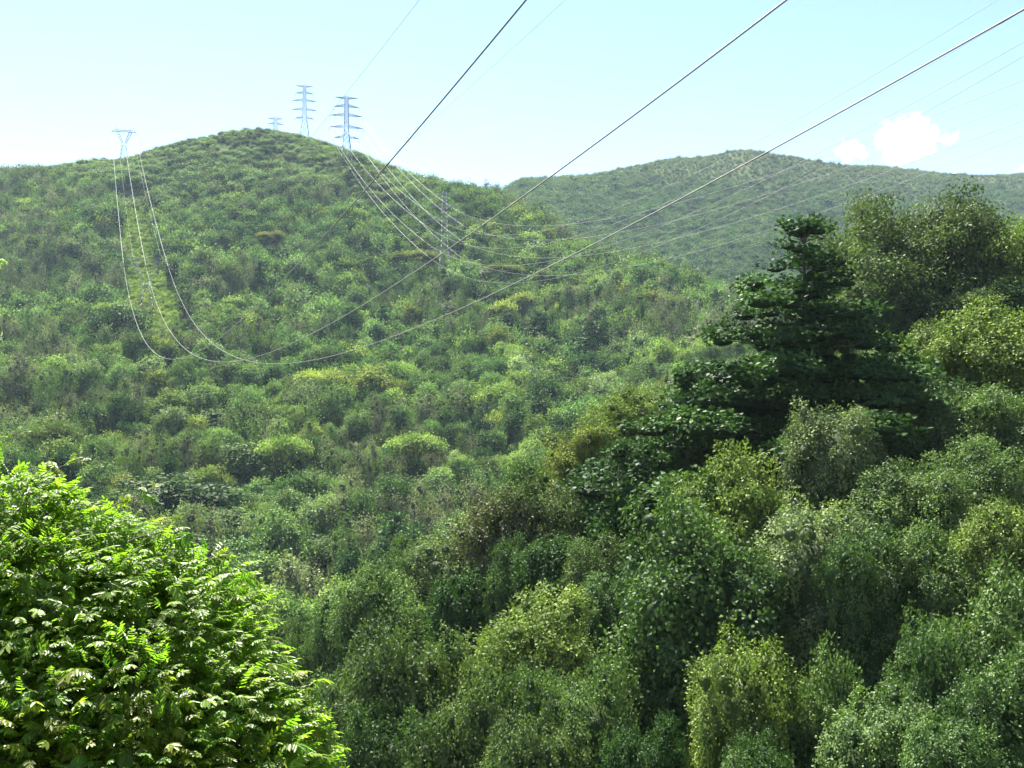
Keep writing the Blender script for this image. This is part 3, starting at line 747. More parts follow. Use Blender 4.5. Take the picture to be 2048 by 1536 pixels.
# landmark trees of the main hill: (u, v foot, width px, height px, design index, tint, name, label)
MARKS = [
 (232, 705, 95, 95, 1, C_DARK, 'round_tree', 'big dark round tree left of the sagging cables on the main hill'),
 (60, 800, 110, 90, 0, C_GREEN, 'round_tree', 'dark green round tree near the left edge of the main hill'),
 (402, 825, 44, 72, 8, C_DARK, 'columnar_tree', 'dark leaning vine column below the lowest loop of cable'),
 (335, 850, 110, 62, 2, C_BRIGHT, 'spreading_tree', 'broad yellow-green tree above the bamboo grove'),
 (430, 880, 110, 62, 2, C_GREEN, 'spreading_tree', 'broad green tree right of the bamboo grove'),
 (485, 985, 95, 100, 3, C_MID, 'vine_tree', 'large vine-hung tree with orange flowers beside it'),
 (355, 925, 26, 22, 1, (.42, .11, .03), 'flowering_tree', 'small orange flowering tree right of the bamboo grove'),
 (524, 940, 22, 24, 1, (.45, .15, .05), 'flowering_tree', 'tiny orange flowering tree at the vine-hung tree'),
 (560, 1015, 62, 92, 8, C_DARK, 'columnar_tree', 'wide dark vine column in the middle of the lower hillside'),
 (655, 1040, 56, 92, 8, C_DARK, 'columnar_tree', 'dark vine column right of the wide one on the lower hillside'),
 (712, 960, 50, 58, 3, C_GREEN, 'vine_tree', 'compact dark vine dome on the middle hillside'),
 (712, 1085, 76, 100, 0, C_BRIGHT, 'round_tree', 'fresh green upright tree on the lower hillside'),
 (845, 1035, 42, 76, 8, C_DARK, 'columnar_tree', 'dark vine column near the tip of the near slope'),
 (668, 1165, 70, 90, 3, C_MID, 'vine_tree', 'sunlit vine dome standing over the valley floor'),
 (590, 1150, 130, 80, 4, C_GREEN, 'vine_tree', 'wide vine mound left of the sunlit vine dome'),
 (560, 1240, 120, 75, 0, C_GREEN, 'round_tree', 'shaded green tree at the valley floor beside the foreground tree'),
 (330, 1060, 210, 110, 0, C_DARK, 'round_tree', 'dark shaded tree behind the top of the foreground tree'),
 (440, 1095, 130, 80, 1, C_MID, 'round_tree', 'olive bush right of the dark shaded tree'),
 (1085, 810, 34, 62, 8, C_DARK, 'columnar_tree', 'dark vine column on the hillside left of the near slope'),
 (1205, 790, 34, 78, 8, C_DARK, 'columnar_tree', 'left of two dark vine columns above the bright ridge bush'),
 (1230, 795, 34, 80, 8, C_DARK, 'columnar_tree', 'right of two dark vine columns above the bright ridge bush'),
 (1120, 845, 36, 54, 8, C_DARK, 'columnar_tree', 'short dark vine column beside the bright slope edge'),
 (820, 845, 30, 62, 8, C_DARK, 'columnar_tree', 'thin dark vine column in the middle of the hillside'),
 (1015, 690, 90, 62, 11, C_DARK, 'tiered_tree', 'left of the dark tiered trees on the middle of the hill'),
 (1080, 685, 90, 60, 11, C_DARK, 'tiered_tree', 'middle of the dark tiered trees on the middle of the hill'),
 (1185, 710, 95, 66, 11, C_DARK, 'tiered_tree', 'right of the dark tiered trees on the middle of the hill'),
 (620, 605, 70, 58, 11, C_DARK, 'tiered_tree', 'dark tiered tree below the crossing cables'),
 (830, 558, 90, 56, 9, C_YELLOW, 'umbrella_tree', 'flat-topped yellow-green tree left of the hillside pylon'),
 (1010, 578, 75, 48, 9, C_YELLOW, 'umbrella_tree', 'flat-topped yellow-green tree right of the hillside pylon'),
 (540, 503, 50, 40, 9, (.17, .165, .045), 'umbrella_tree', 'flat-topped golden tree high on the hill'),
 (965, 575, 70, 40, 2, C_SILVER, 'pale_tree', 'silvery flowering tree beside the hillside pylon'),
 (1140, 605, 55, 34, 2, C_SILVER, 'pale_tree', 'silvery flowering tree on the right shoulder of the hill'),
 (1180, 800, 44, 44, 2, C_SILVER, 'pale_tree', 'pale flowering tree left of the two dark vine columns'),
 (120, 735, 60, 50, 6, C_GREY, 'slender_tree', 'thin grey tree left of the big dark round tree'),
 (380, 640, 55, 78, 7, C_OLIVE, 'slender_tree', 'tall olive tree right of the lower left pylon'),
 (422, 800, 40, 84, 6, C_GREY, 'slender_tree', 'bare-stemmed tree beside the dark leaning column'),
 (500, 250, 22, 9, 1, C_GREY, 'ridge_shrub', 'dark shrub on the summit of the main hill'),
 (472, 256, 12, 8, 1, C_GREY, 'ridge_shrub', 'small round shrub left of the summit shrub'),
]
BAMBOO = [(190, 935), (225, 925), (262, 938), (300, 930), (245, 960), (320, 945), (345, 935), (285, 958), (215, 955)]
GT = 'trees of the main hill'
_r = rng_(6); MARK_XY = []
for (u, v, w, h, k, ti, nm, lab) in MARKS:
    X, Y, Z = hit(u, v)
    plant(nm, HI[k], (X, Y, Z - .3), w / F * Y, h / F * Y, _r.uniform(0, 6.28), ti, lab, 'shrub' if 'shrub' in nm else 'tree', GT)
    MARK_XY.append((X, Y, w / F * Y * .5))
for i, (u, v) in enumerate(BAMBOO):
    X, Y, Z = hit(u, v)
    plant('bamboo_clump', HI[10], (X, Y, Z - .2), 62 / F * Y * _r.uniform(.85, 1.15), 58 / F * Y * _r.uniform(.85, 1.15), _r.uniform(0, 6.28),
          np.array((.14, .19, .04)) * _r.uniform(.9, 1.1), 'bright yellow-green bamboo clump in the grove on the lower left hillside', 'bamboo', 'bamboo grove')
    MARK_XY.append((X, Y, 40 / F * Y))
MARK_XY = np.array(MARK_XY)

PALETTE = np.array([C_GREEN, C_MID, C_BRIGHT, C_PALE, C_OLIVE, C_YELLOW, C_GREY, C_DARK, C_SILVER])
LAND = [(232, 660, 'the big dark round tree'), (265, 930, 'the bamboo grove'), (60, 760, 'the dark tree near the left edge'), (355, 905, 'the orange flowering tree'),
        (292, 570, 'the pylon on the cleared strip'), (340, 720, 'the lowest cable loop'), (889, 500, 'the hillside pylon'), (712, 1035, 'the fresh green upright tree'),
        (560, 970, 'the wide dark vine column'), (655, 990, 'the narrower dark vine column'), (668, 1120, 'the sunlit vine dome'), (1218, 760, 'the two dark vine columns'),
        (1080, 660, 'the dark tiered trees'), (330, 1000, 'the dark shaded tree behind the foreground'), (712, 930, 'the compact dark vine dome'), (820, 815, 'the thin dark vine column'),
        (485, 930, 'the large vine-hung tree'), (845, 1000, 'the column near the slope tip'), (1085, 780, 'the column left of the near slope'), (402, 790, 'the leaning vine column'),
        (560, 1200, 'the shaded valley-floor tree'), (1010, 960, 'the brownish vine mound'), (600, 800, 'the middle of the hillside'), (950, 880, 'the slope edge in the middle')]
def zone(u, v):
    d = [((u - a) ** 2 + (v - b) ** 2, a, b, t) for a, b, t in LAND]; q, a, b, t = min(d)
    dx, dy = u - a, v - b; how = 'close' if q < 60 ** 2 else 'some way'
    return '%s %s %s' % (how, ('right of' if dx > 0 else 'left of') if abs(dx) > abs(dy) else ('below' if dy > 0 else 'above'), t)
LOOK = {'round': 'rounded leafy tree', 'draped': 'vine-draped domed tree', 'slender': 'slender thin-stemmed tree', 'column': 'narrow vine column',
        'flat': 'flat-topped spreading tree', 'bamboo': 'bamboo clump', 'tiered': 'tiered dark tree'}
NAME = {'round': 'round_tree', 'draped': 'vine_tree', 'slender': 'slender_tree', 'column': 'columnar_tree', 'flat': 'umbrella_tree', 'bamboo': 'bamboo_clump', 'tiered': 'tiered_tree'}

def main_hill():
    rng = rng_(9)
    rows = []
    Y = 185.0
    while Y < 1040:
        sp = np.interp(Y, [185, 400, 700, 850, 1040], [6.6, 6.9, 6.4, 5.0, 4.2])
        X = np.arange(-.64 * Y, .42 * Y, sp); X = X + rng.uniform(-.45, .45, len(X)) * sp
        rows.append(np.stack([X, Y + rng.uniform(-.45, .45, len(X)) * sp], 1)); Y += sp
    # low growth packed along the cleared strip
    ys = rng.uniform(470, 860, 9000); us = rng.uniform(200, 420, 9000); xs = (us - 1024) / F * ys
    vs_ = 768 - ground(xs, ys) / ys * F
    ins = (np.abs(us - np.interp(vs_, [300, 400, 520, 700], [252, 262, 280, 330])) < np.interp(vs_, [300, 400, 560, 700], [26, 30, 42, 62])) & (vs_ > 380) & (vs_ < 700)
    rows.append(np.stack([xs[ins], ys[ins]], 1)); n_strip = int(ins.sum())
    P = np.concatenate(rows); X, Y = P[:, 0], P[:, 1]
    a = X / Y; Z = ground(X, Y); t = Z / Y; u = a * F + 1024; v = 768 - t * F
    n = len(X)
    # how tall the growth is: forest low down, scrub towards the crest
    crest = np.clip((Z - 115 + (fbm(X / 90, Y / 90, 21) - .5) * 110) / 95, 0, 1)
    left = np.clip((300 - u) / 260, 0, 1) * np.clip((v - 340) / 60, 0, 1) * np.clip((640 - v) / 80, 0, 1)    # taller grey wood at the left
    right = np.clip((u - 760) / 150, 0, 1)
    crest = np.clip(crest - .8 * left - .45 * right, 0, 1)
    hgt = (6.0 + 13.0 * rng.uniform(0, 1, n) ** 1.2) * (1 - .68 * crest) * (.55 + .95 * fbm(X / 45, Y / 45, 31))
    top = (Z + hgt) / Y
    see = top > horizon_before(a, Y) - .004
    infr = (u > -130) & (u < 1760)
    grassy = fbm(X / 30, Y / 30, 41)
    keep = see & infr & ~((crest > .6) & (grassy > .68)) & ~((crest > .3) & (rng.uniform(0, 1, n) < .12))
    # cleared strip under the left line
    strip = np.abs(u - np.interp(v, [300, 400, 520, 700], [252, 262, 280, 330])) < np.interp(v, [300, 400, 560, 700], [30, 34, 46, 70])
    strip &= (v > 380) & (v < 700)
    hgt = np.where(strip, np.minimum(hgt * .3, 4.0), hgt)
    keep &= ~(strip & (np.arange(n) < n - n_strip) & (rng.uniform(0, 1, n) < .5))
    dm = (np.hypot(X[:, None] - MARK_XY[None, :, 0], Y[:, None] - MARK_XY[None, :, 1]) < MARK_XY[None, :, 2] * .9).any(1)
    keep &= ~dm
    # kinds follow patches
    f1 = fbm(X / 60, Y / 60, 51); f2 = fbm(X / 45 + 7, Y / 45, 61); rr = rng.uniform(0, 1, n)
    k = np.where(rr < .36, rng.integers(0, 3, n), np.where(rr < .62, rng.integers(3, 5, n), rng.integers(0, 3, n)))
    sl = (f1 + .35 * left > .52) & (rr > .3) & ~strip & (crest < .6)
    k = np.where(sl, rng.integers(5, 8, n), k)
    k = np.where((rr < .07) & (v > 560), 8, k)
    k = np.where((rr > .988) & (crest < .4) & ~strip, 9, k)
    k = np.where((rr > .995) & (crest < .3), 11, k)
    ti = np.empty((n, 3)); pick = rng.uniform(0, 1, n)
    ci = np.select([pick < .24, pick < .48, pick < .68, pick < .78, pick < .84, pick < .89, pick < .91], [0, 1, 2, 3, 4, 5, 6], 7)
    ti[:] = PALETTE[ci]
    ti[sl] = np.where(pick[sl, None] < .5, C_GREY, C_OLIVE)
    ti[k == 8] = C_DARK; ti[k == 9] = np.where(pick[k == 9, None] < .5, C_YELLOW, C_BRIGHT); ti[k == 11] = C_DARK
    ti[strip] = np.where(pick[strip, None] < .6, C_BRIGHT, C_YELLOW)
    dry = np.clip(crest, 0, 1)[:, None] * .7
    ti = ti * (1 - dry) + np.where(pick[:, None] < .7, np.array(C_PALE), np.array(C_GREY)) * dry * 1.05
    ti *= (rng.uniform(.8, 2.25, n) * (.75 + .5 * f2))[:, None]
    ti[strip] *= 1.3
    wid = np.select([k < 3, k < 5, k < 8, k == 8, k == 9], [hgt * .66, hgt * .56, hgt * .42, hgt * .32, hgt * 1.0], hgt * .8) * rng.uniform(.85, 1.2, n)
    wid = np.where(crest > .4, np.maximum(wid, hgt * 1.15), wid)
    hgt = np.where(sl, hgt * 1.25, hgt)
    rz = rng.uniform(0, 6.28, n)
    sel = np.nonzero(keep)[0]
    # the largest in view stand alone, the rest is the wood
    size = hgt[sel] * wid[sel] / Y[sel] ** 2
    vis = (u[sel] > -30) & (u[sel] < 1340) & (v[sel] < np.interp(u[sel], [0, 330, 480, 620, 700, 900, 1020, 1330], [930, 1000, 1150, 1260, 1190, 1080, 960, 780]))
    order = sel[np.argsort(-(size * vis))]
    # no more than 300 of a kind, chosen by size
    one = order[:300]; rest = order[300:]
    for i in one:
        nmk = KIND[k[i]]; d = HI[k[i]]
        hue = 'grey-green' if sl[i] else ('dark' if ti[i, 1] < .075 else 'yellow-green' if ti[i, 0] > .098 else 'mid-green')
        big = 'tall ' if hgt[i] > 15 else 'small ' if hgt[i] < 9 else ''
        lab = big + '%s %s %s' % (hue, LOOK[nmk], zone(u[i], v[i]))
        lab = lab.replace('dark tiered dark', 'dark tiered')
        plant(NAME[nmk], d, (X[i], Y[i], Z[i] - .3), wid[i], hgt[i], rz[i], ti[i], lab, 'tree', lab.replace(' tree ', ' trees ').replace(' column ', ' columns '))
    def mass(ids, name, designs, label):
        if not len(ids): return
        dw = np.array([d.w for d in designs]); dh = np.array([d.h for d in designs])
        kk = k[ids]; s = np.stack([wid[ids] / dw[kk], wid[ids] / dw[kk], hgt[ids] / dh[kk]], 1)
        R = np.zeros((len(ids), 3)); R[:, 2] = rz[ids]; R[:, :2] = rng.normal(0, .06, (len(ids), 2))
        scatter(name, designs, np.stack([X[ids], Y[ids], Z[ids] - .3], 1), R, s, kk, ti[ids], label, 'forest')
    nearer = rest[Y[rest] < 470]; farther = rest[Y[rest] >= 470]
    mass(nearer, 'lower_forest', HI, 'mixed green forest covering the lower side of the main hill')
    mass(farther, 'upper_forest', LO, 'forest and scrub thinning towards the crest of the main hill')
    print('hill trees', len(one), len(nearer), len(farther))
main_hill()

def far_hill():
    rng = rng_(10); rows = []; Y = 900.0
    while Y < 1800:
        sp = np.interp(Y, [900, 1800], [7.6, 7.6])
        X = np.arange(-.05 * Y, .58 * Y, sp); X = X + rng.uniform(-.45, .45, len(X)) * sp
        rows.append(np.stack([X, Y + rng.uniform(-.45, .45, len(X)) * sp], 1)); Y += sp
    P = np.concatenate(rows); X, Y = P[:, 0], P[:, 1]; a = X / Y; Z = ground(X, Y); n = len(X)
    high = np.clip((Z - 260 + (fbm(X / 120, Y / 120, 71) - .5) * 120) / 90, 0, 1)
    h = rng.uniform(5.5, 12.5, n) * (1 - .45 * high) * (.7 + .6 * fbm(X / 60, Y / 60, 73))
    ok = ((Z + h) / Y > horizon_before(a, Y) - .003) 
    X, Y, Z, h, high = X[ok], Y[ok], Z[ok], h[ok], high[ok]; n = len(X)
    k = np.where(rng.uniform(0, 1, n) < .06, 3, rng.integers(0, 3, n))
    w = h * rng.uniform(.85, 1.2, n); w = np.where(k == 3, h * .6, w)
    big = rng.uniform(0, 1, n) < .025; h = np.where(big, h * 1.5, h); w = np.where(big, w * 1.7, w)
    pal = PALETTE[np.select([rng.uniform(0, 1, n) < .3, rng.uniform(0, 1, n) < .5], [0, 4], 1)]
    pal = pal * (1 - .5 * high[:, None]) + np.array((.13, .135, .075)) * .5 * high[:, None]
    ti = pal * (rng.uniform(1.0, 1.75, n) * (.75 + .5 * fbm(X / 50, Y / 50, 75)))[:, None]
    ti[big] = np.array(C_DARK) * 1.4
    dw = np.array([d.w for d in FAR]); dh = np.array([d.h for d in FAR]); R = np.zeros((n, 3)); R[:, 2] = rng.uniform(0, 6.28, n)
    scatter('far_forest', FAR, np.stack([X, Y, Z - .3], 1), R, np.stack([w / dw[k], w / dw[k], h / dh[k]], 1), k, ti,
            'bluish hazy forest covering the far hill', 'forest')
    print('far trees', n)
far_hill()
print('trees done', round(time.time() - T0, 1))
# ------------------------------------------------------------------ foreground tree with feather leaves
def feather_leaf(seed, L, n):
    """one compound leaf along +X: arched stalk, drooping leaflets in pairs"""
    rng = rng_(seed); V, T, Q, var = [], [], [], []
    s = np.linspace(0, 1, 5)
    stalk = np.stack([s * L * (1 - .12 * s), .04 * L * np.sin(s * 3 + seed), .20 * L * s - .42 * L * s ** 2.2], 1)
    tv, tq = tubes([(stalk, np.linspace(.003, .0012, 5))], 3)
    V.append(tv); Q.append(tq); var.append(np.full(len(tv), .95)); off = len(tv)
    for i in range(n):
        f = .16 + .84 * (i // 2) / ((n - 1) // 2)
        side = 1 if i % 2 else -1
        if i == n - 1: f, side = 1.0, 0
        p = np.array([np.interp(f, s, stalk[:, k]) for k in range(3)])
        d = unit(np.array([.62 + .5 * (side == 0) + rng.normal(0, .1), side * .78, -.55 - .25 * f + rng.normal(0, .14)]))
        up = unit(np.array([.25, -side * .2, .95]) + rng.normal(0, .18, 3)); sd = unit(np.cross(d, up)); nn = np.cross(sd, d)
        l = L * .24 * (1.15 - .5 * abs(f - .55)) * rng.uniform(.85, 1.15); w = l * rng.uniform(.34, .44)
        fo = w * .12; dr = nn * -l * .10
        pts = np.array([p, p + d * l * .30 + sd * w * .46 + nn * fo, p + d * l * .68 + sd * w * .40 + nn * fo + dr * .5, p + d * l + dr,
                        p + d * l * .68 - sd * w * .40 + nn * fo + dr * .5, p + d * l * .30 - sd * w * .46 + nn * fo])
        V.append(pts); var.append(np.full(6, np.clip(rng.normal(.5, .22), 0, 1)))
        o = off; off += 6
        Q.append(np.array([(o, o + 3, o + 2, o + 1), (o, o + 5, o + 4, o + 3)]))
    return np.concatenate(V), np.zeros((0, 3), int), np.concatenate(Q), np.concatenate(var)

def foreground_tree():
    rng = rng_(404)
    puffs = [(20,1050,9.2,105),(110,1110,9.3,110),(215,1130,9.4,95),(310,1160,9.4,85),(395,1200,9.3,85),(455,1245,9.2,62),(40,1210,8.6,150),(190,1240,8.7,130),
             (320,1290,8.6,130),(440,1340,8.7,100),(505,1395,8.7,75),(90,1370,8.2,170),(270,1420,8.0,160),(430,1460,8.2,130),(545,1470,8.5,75),(610,1500,8.6,42),
             (-110,1150,9.0,170),(-120,1340,8.3,200),(60,1540,7.6,190),(280,1580,7.7,180),(480,1580,8.0,140),(590,1570,8.4,70),(-120,1560,7.8,200),(200,1700,7.8,220),(450,1710,8.2,170)]
    C = np.array([px(u, v, Y) for u, v, Y, r in puffs]); R = np.array([r / F * Y for u, v, Y, r in puffs])
    foot = np.array([-3.6, 9.4, gz(-3.6, 9.4) - .2])
    root = link('feather_leaf_tree', None, loc=foot)
    tag(root, 'bright green foreground tree with drooping feather leaves', 'tree')
    # wood
    fork = np.array([-3.0, 9.0, -4.6])
    lead = limb(foot, fork, .16, .11, rng, k=8)
    tv, tq = tubes([lead], 10)
    link('trunk', mesh_np('trunk', tv - foot, [tq], [M_BARK], smooth=True), root)
    twigs = []
    for c, r in zip(C, R):
        p, rad = limb(fork, c, .05, .012, rng, k=10, wob=.14, sag=.05)
        tv, tq = tubes([(p, rad)], 6)
        link('branch', mesh_np('branch', tv - foot, [tq], [M_BARK], smooth=True), root)
        for j in range(7):
            d = unit(rng.normal(size=3) + np.array([0, -.3, .4])); twigs.append(limb(p[-1 - j % 3], c + d * r * .95, .010, .003, rng, k=5, sag=.08))
    designs = [feather_leaf(500 + i, .185 + .016 * i, 13 + 2 * (i % 2)) for i in range(6)]
    meshes = [mesh_np('leaf', d[0], [d[1], d[2]], [M_FORE], var=d[3]) for d in designs]
    P, D = [], []
    for c, r in zip(C, R):
        n = int(1750 * r * r) + 50
        d = sphere_pts(n, rng); p = c + d * r * rng.uniform(.45, 1.05, (n, 1)) ** .6
        dist = np.linalg.norm(p[:, None] - C[None], axis=2) / R[None]
        ok = ((dist < .62).sum(1) == 0) | (rng.uniform(0, 1, n) < .25)
        P.append(p[ok]); D.append(d[ok])
    # sprays that reach out beyond the crown: points along them carry leaves
    sprays = [[(30,985,9.2),(95,945,9.0),(165,922,8.9)], [(180,1040,9.2),(250,1000,9.0),(318,972,8.9)], [(240,1085,9.2),(330,1062,9.1),(405,1072,9.0)],
              [(380,1130,9.2),(440,1110,9.1),(490,1150,9.0)], [(500,1330,8.8),(560,1345,8.7),(620,1372,8.6)], [(570,1440,8.6),(620,1450,8.5),(660,1490,8.5)], [(-60,1000,9.0),(-10,880,8.6),(40,862,8.4)],
              [(-60,700,8.6),(-15,652,8.3),(30,650,8.2)], [(-60,600,8.8),(-20,555,8.8),(5,530,8.9),(20,522,9.0)]]
    SMALL = []
    for k, sp in enumerate(sprays):
        q = np.array([px(*s) for s in sp]); t = np.linspace(0, len(q) - 1, 12)
        pts = np.stack([np.interp(t, np.arange(len(q)), q[:, i]) for i in range(3)], 1); pts[1:-1] += rng.normal(0, .012, (10, 3))
        twigs.append((pts, np.linspace(.006, .003, 12) if k < 6 else np.linspace(.003, .0015, 12)))
        thin = k >= 7
        for i in (range(4, 12, 2) if thin else range(3, 12)):
            (SMALL.append(sum(len(q_) for q_ in P)) if k >= 6 else None); P.append(pts[i:i + 1]); D.append(unit((pts[min(i + 1, 11)] - pts[i - 1]) + np.array([0, 0, .02]) + rng.normal(0, .06 if not thin else .12, 3))[None])
    tv, tq = tubes(twigs, 4)
    link('twigs', mesh_np('twigs', tv - foot, [tq], [M_BARK], smooth=True), root)['kind'] = 'stuff'
    P = np.concatenate(P); D = np.concatenate(D); n = len(P)
    D = unit(D + np.array([0, -.15, .15]) + rng.normal(0, .5, (n, 3)))
    D[:, 2] = np.clip(D[:, 2], -.45, .55); X = unit(D)
    Yv = unit(np.cross(UP[None] + rng.normal(0, .34, (n, 3)), X)); Z = np.cross(X, Yv)
    k = rng.integers(0, 6, n); s = rng.uniform(.6, 1.25, n); s[SMALL] *= .5
    ncap = 12
    uu = P[:, 0] / P[:, 1] * F + 1024; vv = 768 - P[:, 2] / P[:, 1] * F
    front = np.array([((p - C) @ (-p / np.linalg.norm(p)) / R).max() for p in P])
    score = np.where((uu > -20) & (uu < 760) & (vv > 400) & (vv < 1540), front * s / P[:, 1] + (np.arange(n) > n - 90) * .5, -1)
    one = set(np.argsort(-score)[:300].tolist())
    base = np.array((.155, .235, .032))
    buf = {}
    for i in range(n):
        M3 = np.stack([X[i], Yv[i], Z[i]], 1) * s[i]
        if i in one:
            o = bpy.data.objects.new('leaf', meshes[k[i]]); col.objects.link(o); o.parent = root
            m = Matrix([[*M3[0], 0], [*M3[1], 0], [*M3[2], 0], [0, 0, 0, 1]]); m.translation = Vector(P[i] - foot); o.matrix_local = m
            o['tint'] = [float(x) for x in base * rng.uniform(.7, 1.3) * np.array((rng.uniform(.75, 1.4), 1, 1))]
        else:
            buf.setdefault(k[i], []).append((M3, P[i] - foot))
    Vs, Ts, Qs, vr, off = [], [], [], [], 0
    for kk, L in buf.items():
        dv, dt, dq, da = designs[kk]
        Mx = np.array([l[0] for l in L]); tr = np.array([l[1] for l in L]); m = len(L); nv = len(dv)
        Vs.append((np.einsum('mij,vj->mvi', Mx, dv) + tr[:, None]).reshape(-1, 3))
        o = off + np.arange(m)[:, None, None] * nv
        Ts.append((dt[None] + o).reshape(-1, 3)); Qs.append((dq[None] + o).reshape(-1, 4))
        vr.append(np.clip(da[None] * .7 + rng.uniform(-.1, .4, (m, 1)), 0, 1).ravel()); off += m * nv
    f = link('foliage', mesh_np('foliage', np.concatenate(Vs), [np.concatenate(Ts), np.concatenate(Qs)], [M_FORE], var=np.concatenate(vr)), root)
    f['tint'] = [float(x) for x in base]; f['kind'] = 'stuff'
    print('feather leaves', n)
foreground_tree()

# ------------------------------------------------------------------ pylons
def steel(name, c, rough=.5, metal=.6):
    m, t, N, L = nodes(name); out = N('ShaderNodeOutputMaterial'); b = N('ShaderNodeBsdfPrincipled')
    no = N('ShaderNodeTexNoise'); no.inputs['Scale'].default_value = 1.5; tc = N('ShaderNodeTexCoord'); L(tc.outputs['Object'], no.inputs[0])
    r = N('ShaderNodeValToRGB'); r.color_ramp.elements[0].color = (*[x * .75 for x in c], 1); r.color_ramp.elements[1].color = (*c, 1)
    L(no.outputs[0], r.inputs[0]); L(r.outputs[0], b.inputs['Base Color']); b.inputs['Roughness'].default_value = rough; b.inputs['Metallic'].default_value = metal
    L(b.outputs[0], out.inputs[0]); return m
M_STEEL = steel('galvanised_steel', (.30, .30, .35), .6, .2)
M_CABLE = steel('aluminium_cable', (.24, .235, .22), .7, 0)
M_SUNLIT = steel('sunlit_aluminium_cable', (.42, .41, .38), .6, 0)  # paler copy of the cable metal, sun glint put into its colour
M_INSUL = steel('insulator_glass', (.22, .18, .17), .3, 0)

def beams(segs):
    """square steel members: segs of (p, q, thickness)"""
    V, Q = [], []
    for p, q, t in segs:
        p = np.asarray(p, float); q = np.asarray(q, float); d = unit(q - p)
        r = np.array([1., 0, 0]) if abs(d[0]) < .8 else np.array([0, 1., 0]); s = unit(np.cross(d, r)); b = np.cross(d, s)
        o = len(V) * 8
        V.append(np.array([e + (i * s + j * b) * t * .5 for e in (p, q) for i, j in ((-1, -1), (1, -1), (1, 1), (-1, 1))]))
        Q += [(o + i, o + (i + 1) % 4, o + 4 + (i + 1) % 4, o + 4 + i) for i in range(4)] + [(o + 3, o + 2, o + 1, o), (o + 4, o + 5, o + 6, o + 7)]
    return np.concatenate(V), np.array(Q)
def part(name, segs, parent, mat=None):
    v, q = beams(segs); return link(name, mesh_np(name, v, [q], [mat or M_STEEL]), parent)

def mast_pylon(foot, H, rz, label, arms, base_w, top_w, waist=.45, t=.42):
    """tall lattice mast; arms: (fraction down from the top, half length)"""
    root = link('lattice_pylon', None, loc=foot); root.rotation_euler = (0, 0, rz); tag(root, label, 'pylon', 'pylons of the right line')
    def hw(z):
        f = z / H; w0, w1, w2 = base_w / 2, top_w * .75, top_w / 2
        return np.interp(f, [0, waist, 1], [w0, w1, w2])
    cor = [(-1, -1), (1, -1), (1, 1), (-1, 1)]
    zs = [0]
    while zs[-1] < H - 1.5: zs.append(min(H, zs[-1] + max(2.2, hw(zs[-1]) * 1.7)))
    zs[-1] = H
    for cx, cy in cor:
        part('leg', [((cx * hw(a), cy * hw(a), a), (cx * hw(b), cy * hw(b), b), t) for a, b in zip(zs[:-1], zs[1:])], root)
    br = []
    for a, b in zip(zs[:-1], zs[1:]):
        for i in range(4):
            (x0, y0), (x1, y1) = cor[i], cor[(i + 1) % 4]
            br += [((x0 * hw(a), y0 * hw(a), a), (x1 * hw(b), y1 * hw(b), b), t * .55), ((x1 * hw(a), y1 * hw(a), a), (x0 * hw(b), y0 * hw(b), b), t * .55), ((x0 * hw(b), y0 * hw(b), b), (x1 * hw(b), y1 * hw(b), b), t * .5)]
    part('bracing', br, root)
    att = []
    for ai, (f, half) in enumerate(arms):
        z = H * (1 - f); w = hw(z); d = 2.2 if ai else 1.4
        for sx in (-1, 1):
            tip = np.array([sx * half, 0, z - .2]); sg = []
            for sy in (-1, 1):
                lo, up = np.array([sx * w, sy * w, z]), np.array([sx * w, sy * w, z + d if ai else z - d])
                sg += [(lo, tip, t * .7), (up, tip, t * .7)]
                for g in (.2, .4, .6, .8):
                    sg.append((lo + (tip - lo) * g, up + (tip - up) * max(g - .18, 0), t * .4)); sg.append((lo + (tip - lo) * g, up + (tip - up) * min(g + .02, 1), t * .4))
            for g in (.25, .5, .75): sg.append((np.array([sx * w, w, z]) + (tip - np.array([sx * w, w, z])) * g, np.array([sx * w, -w, z]) + (tip - np.array([sx * w, -w, z])) * g, t * .4))
            part('crossarm', sg, root)
            if ai:
                for g in ((1.0, .58) if half > 12 else (1.0,)):
                    x = sx * (w + (half - w) * g); part('insulator', [((x, 0, z - .2), (x, 0, z - 3.6), .34)], root, M_INSUL)
                att.append((ai, sx, np.array([sx * half, 0, z - 3.6])))
    c, s = math.cos(rz), math.sin(rz)
    return {(a, sx): np.array([p[0] * c - p[1] * s, p[0] * s + p[1] * c, p[2]]) + np.array(foot) for a, sx, p in att}

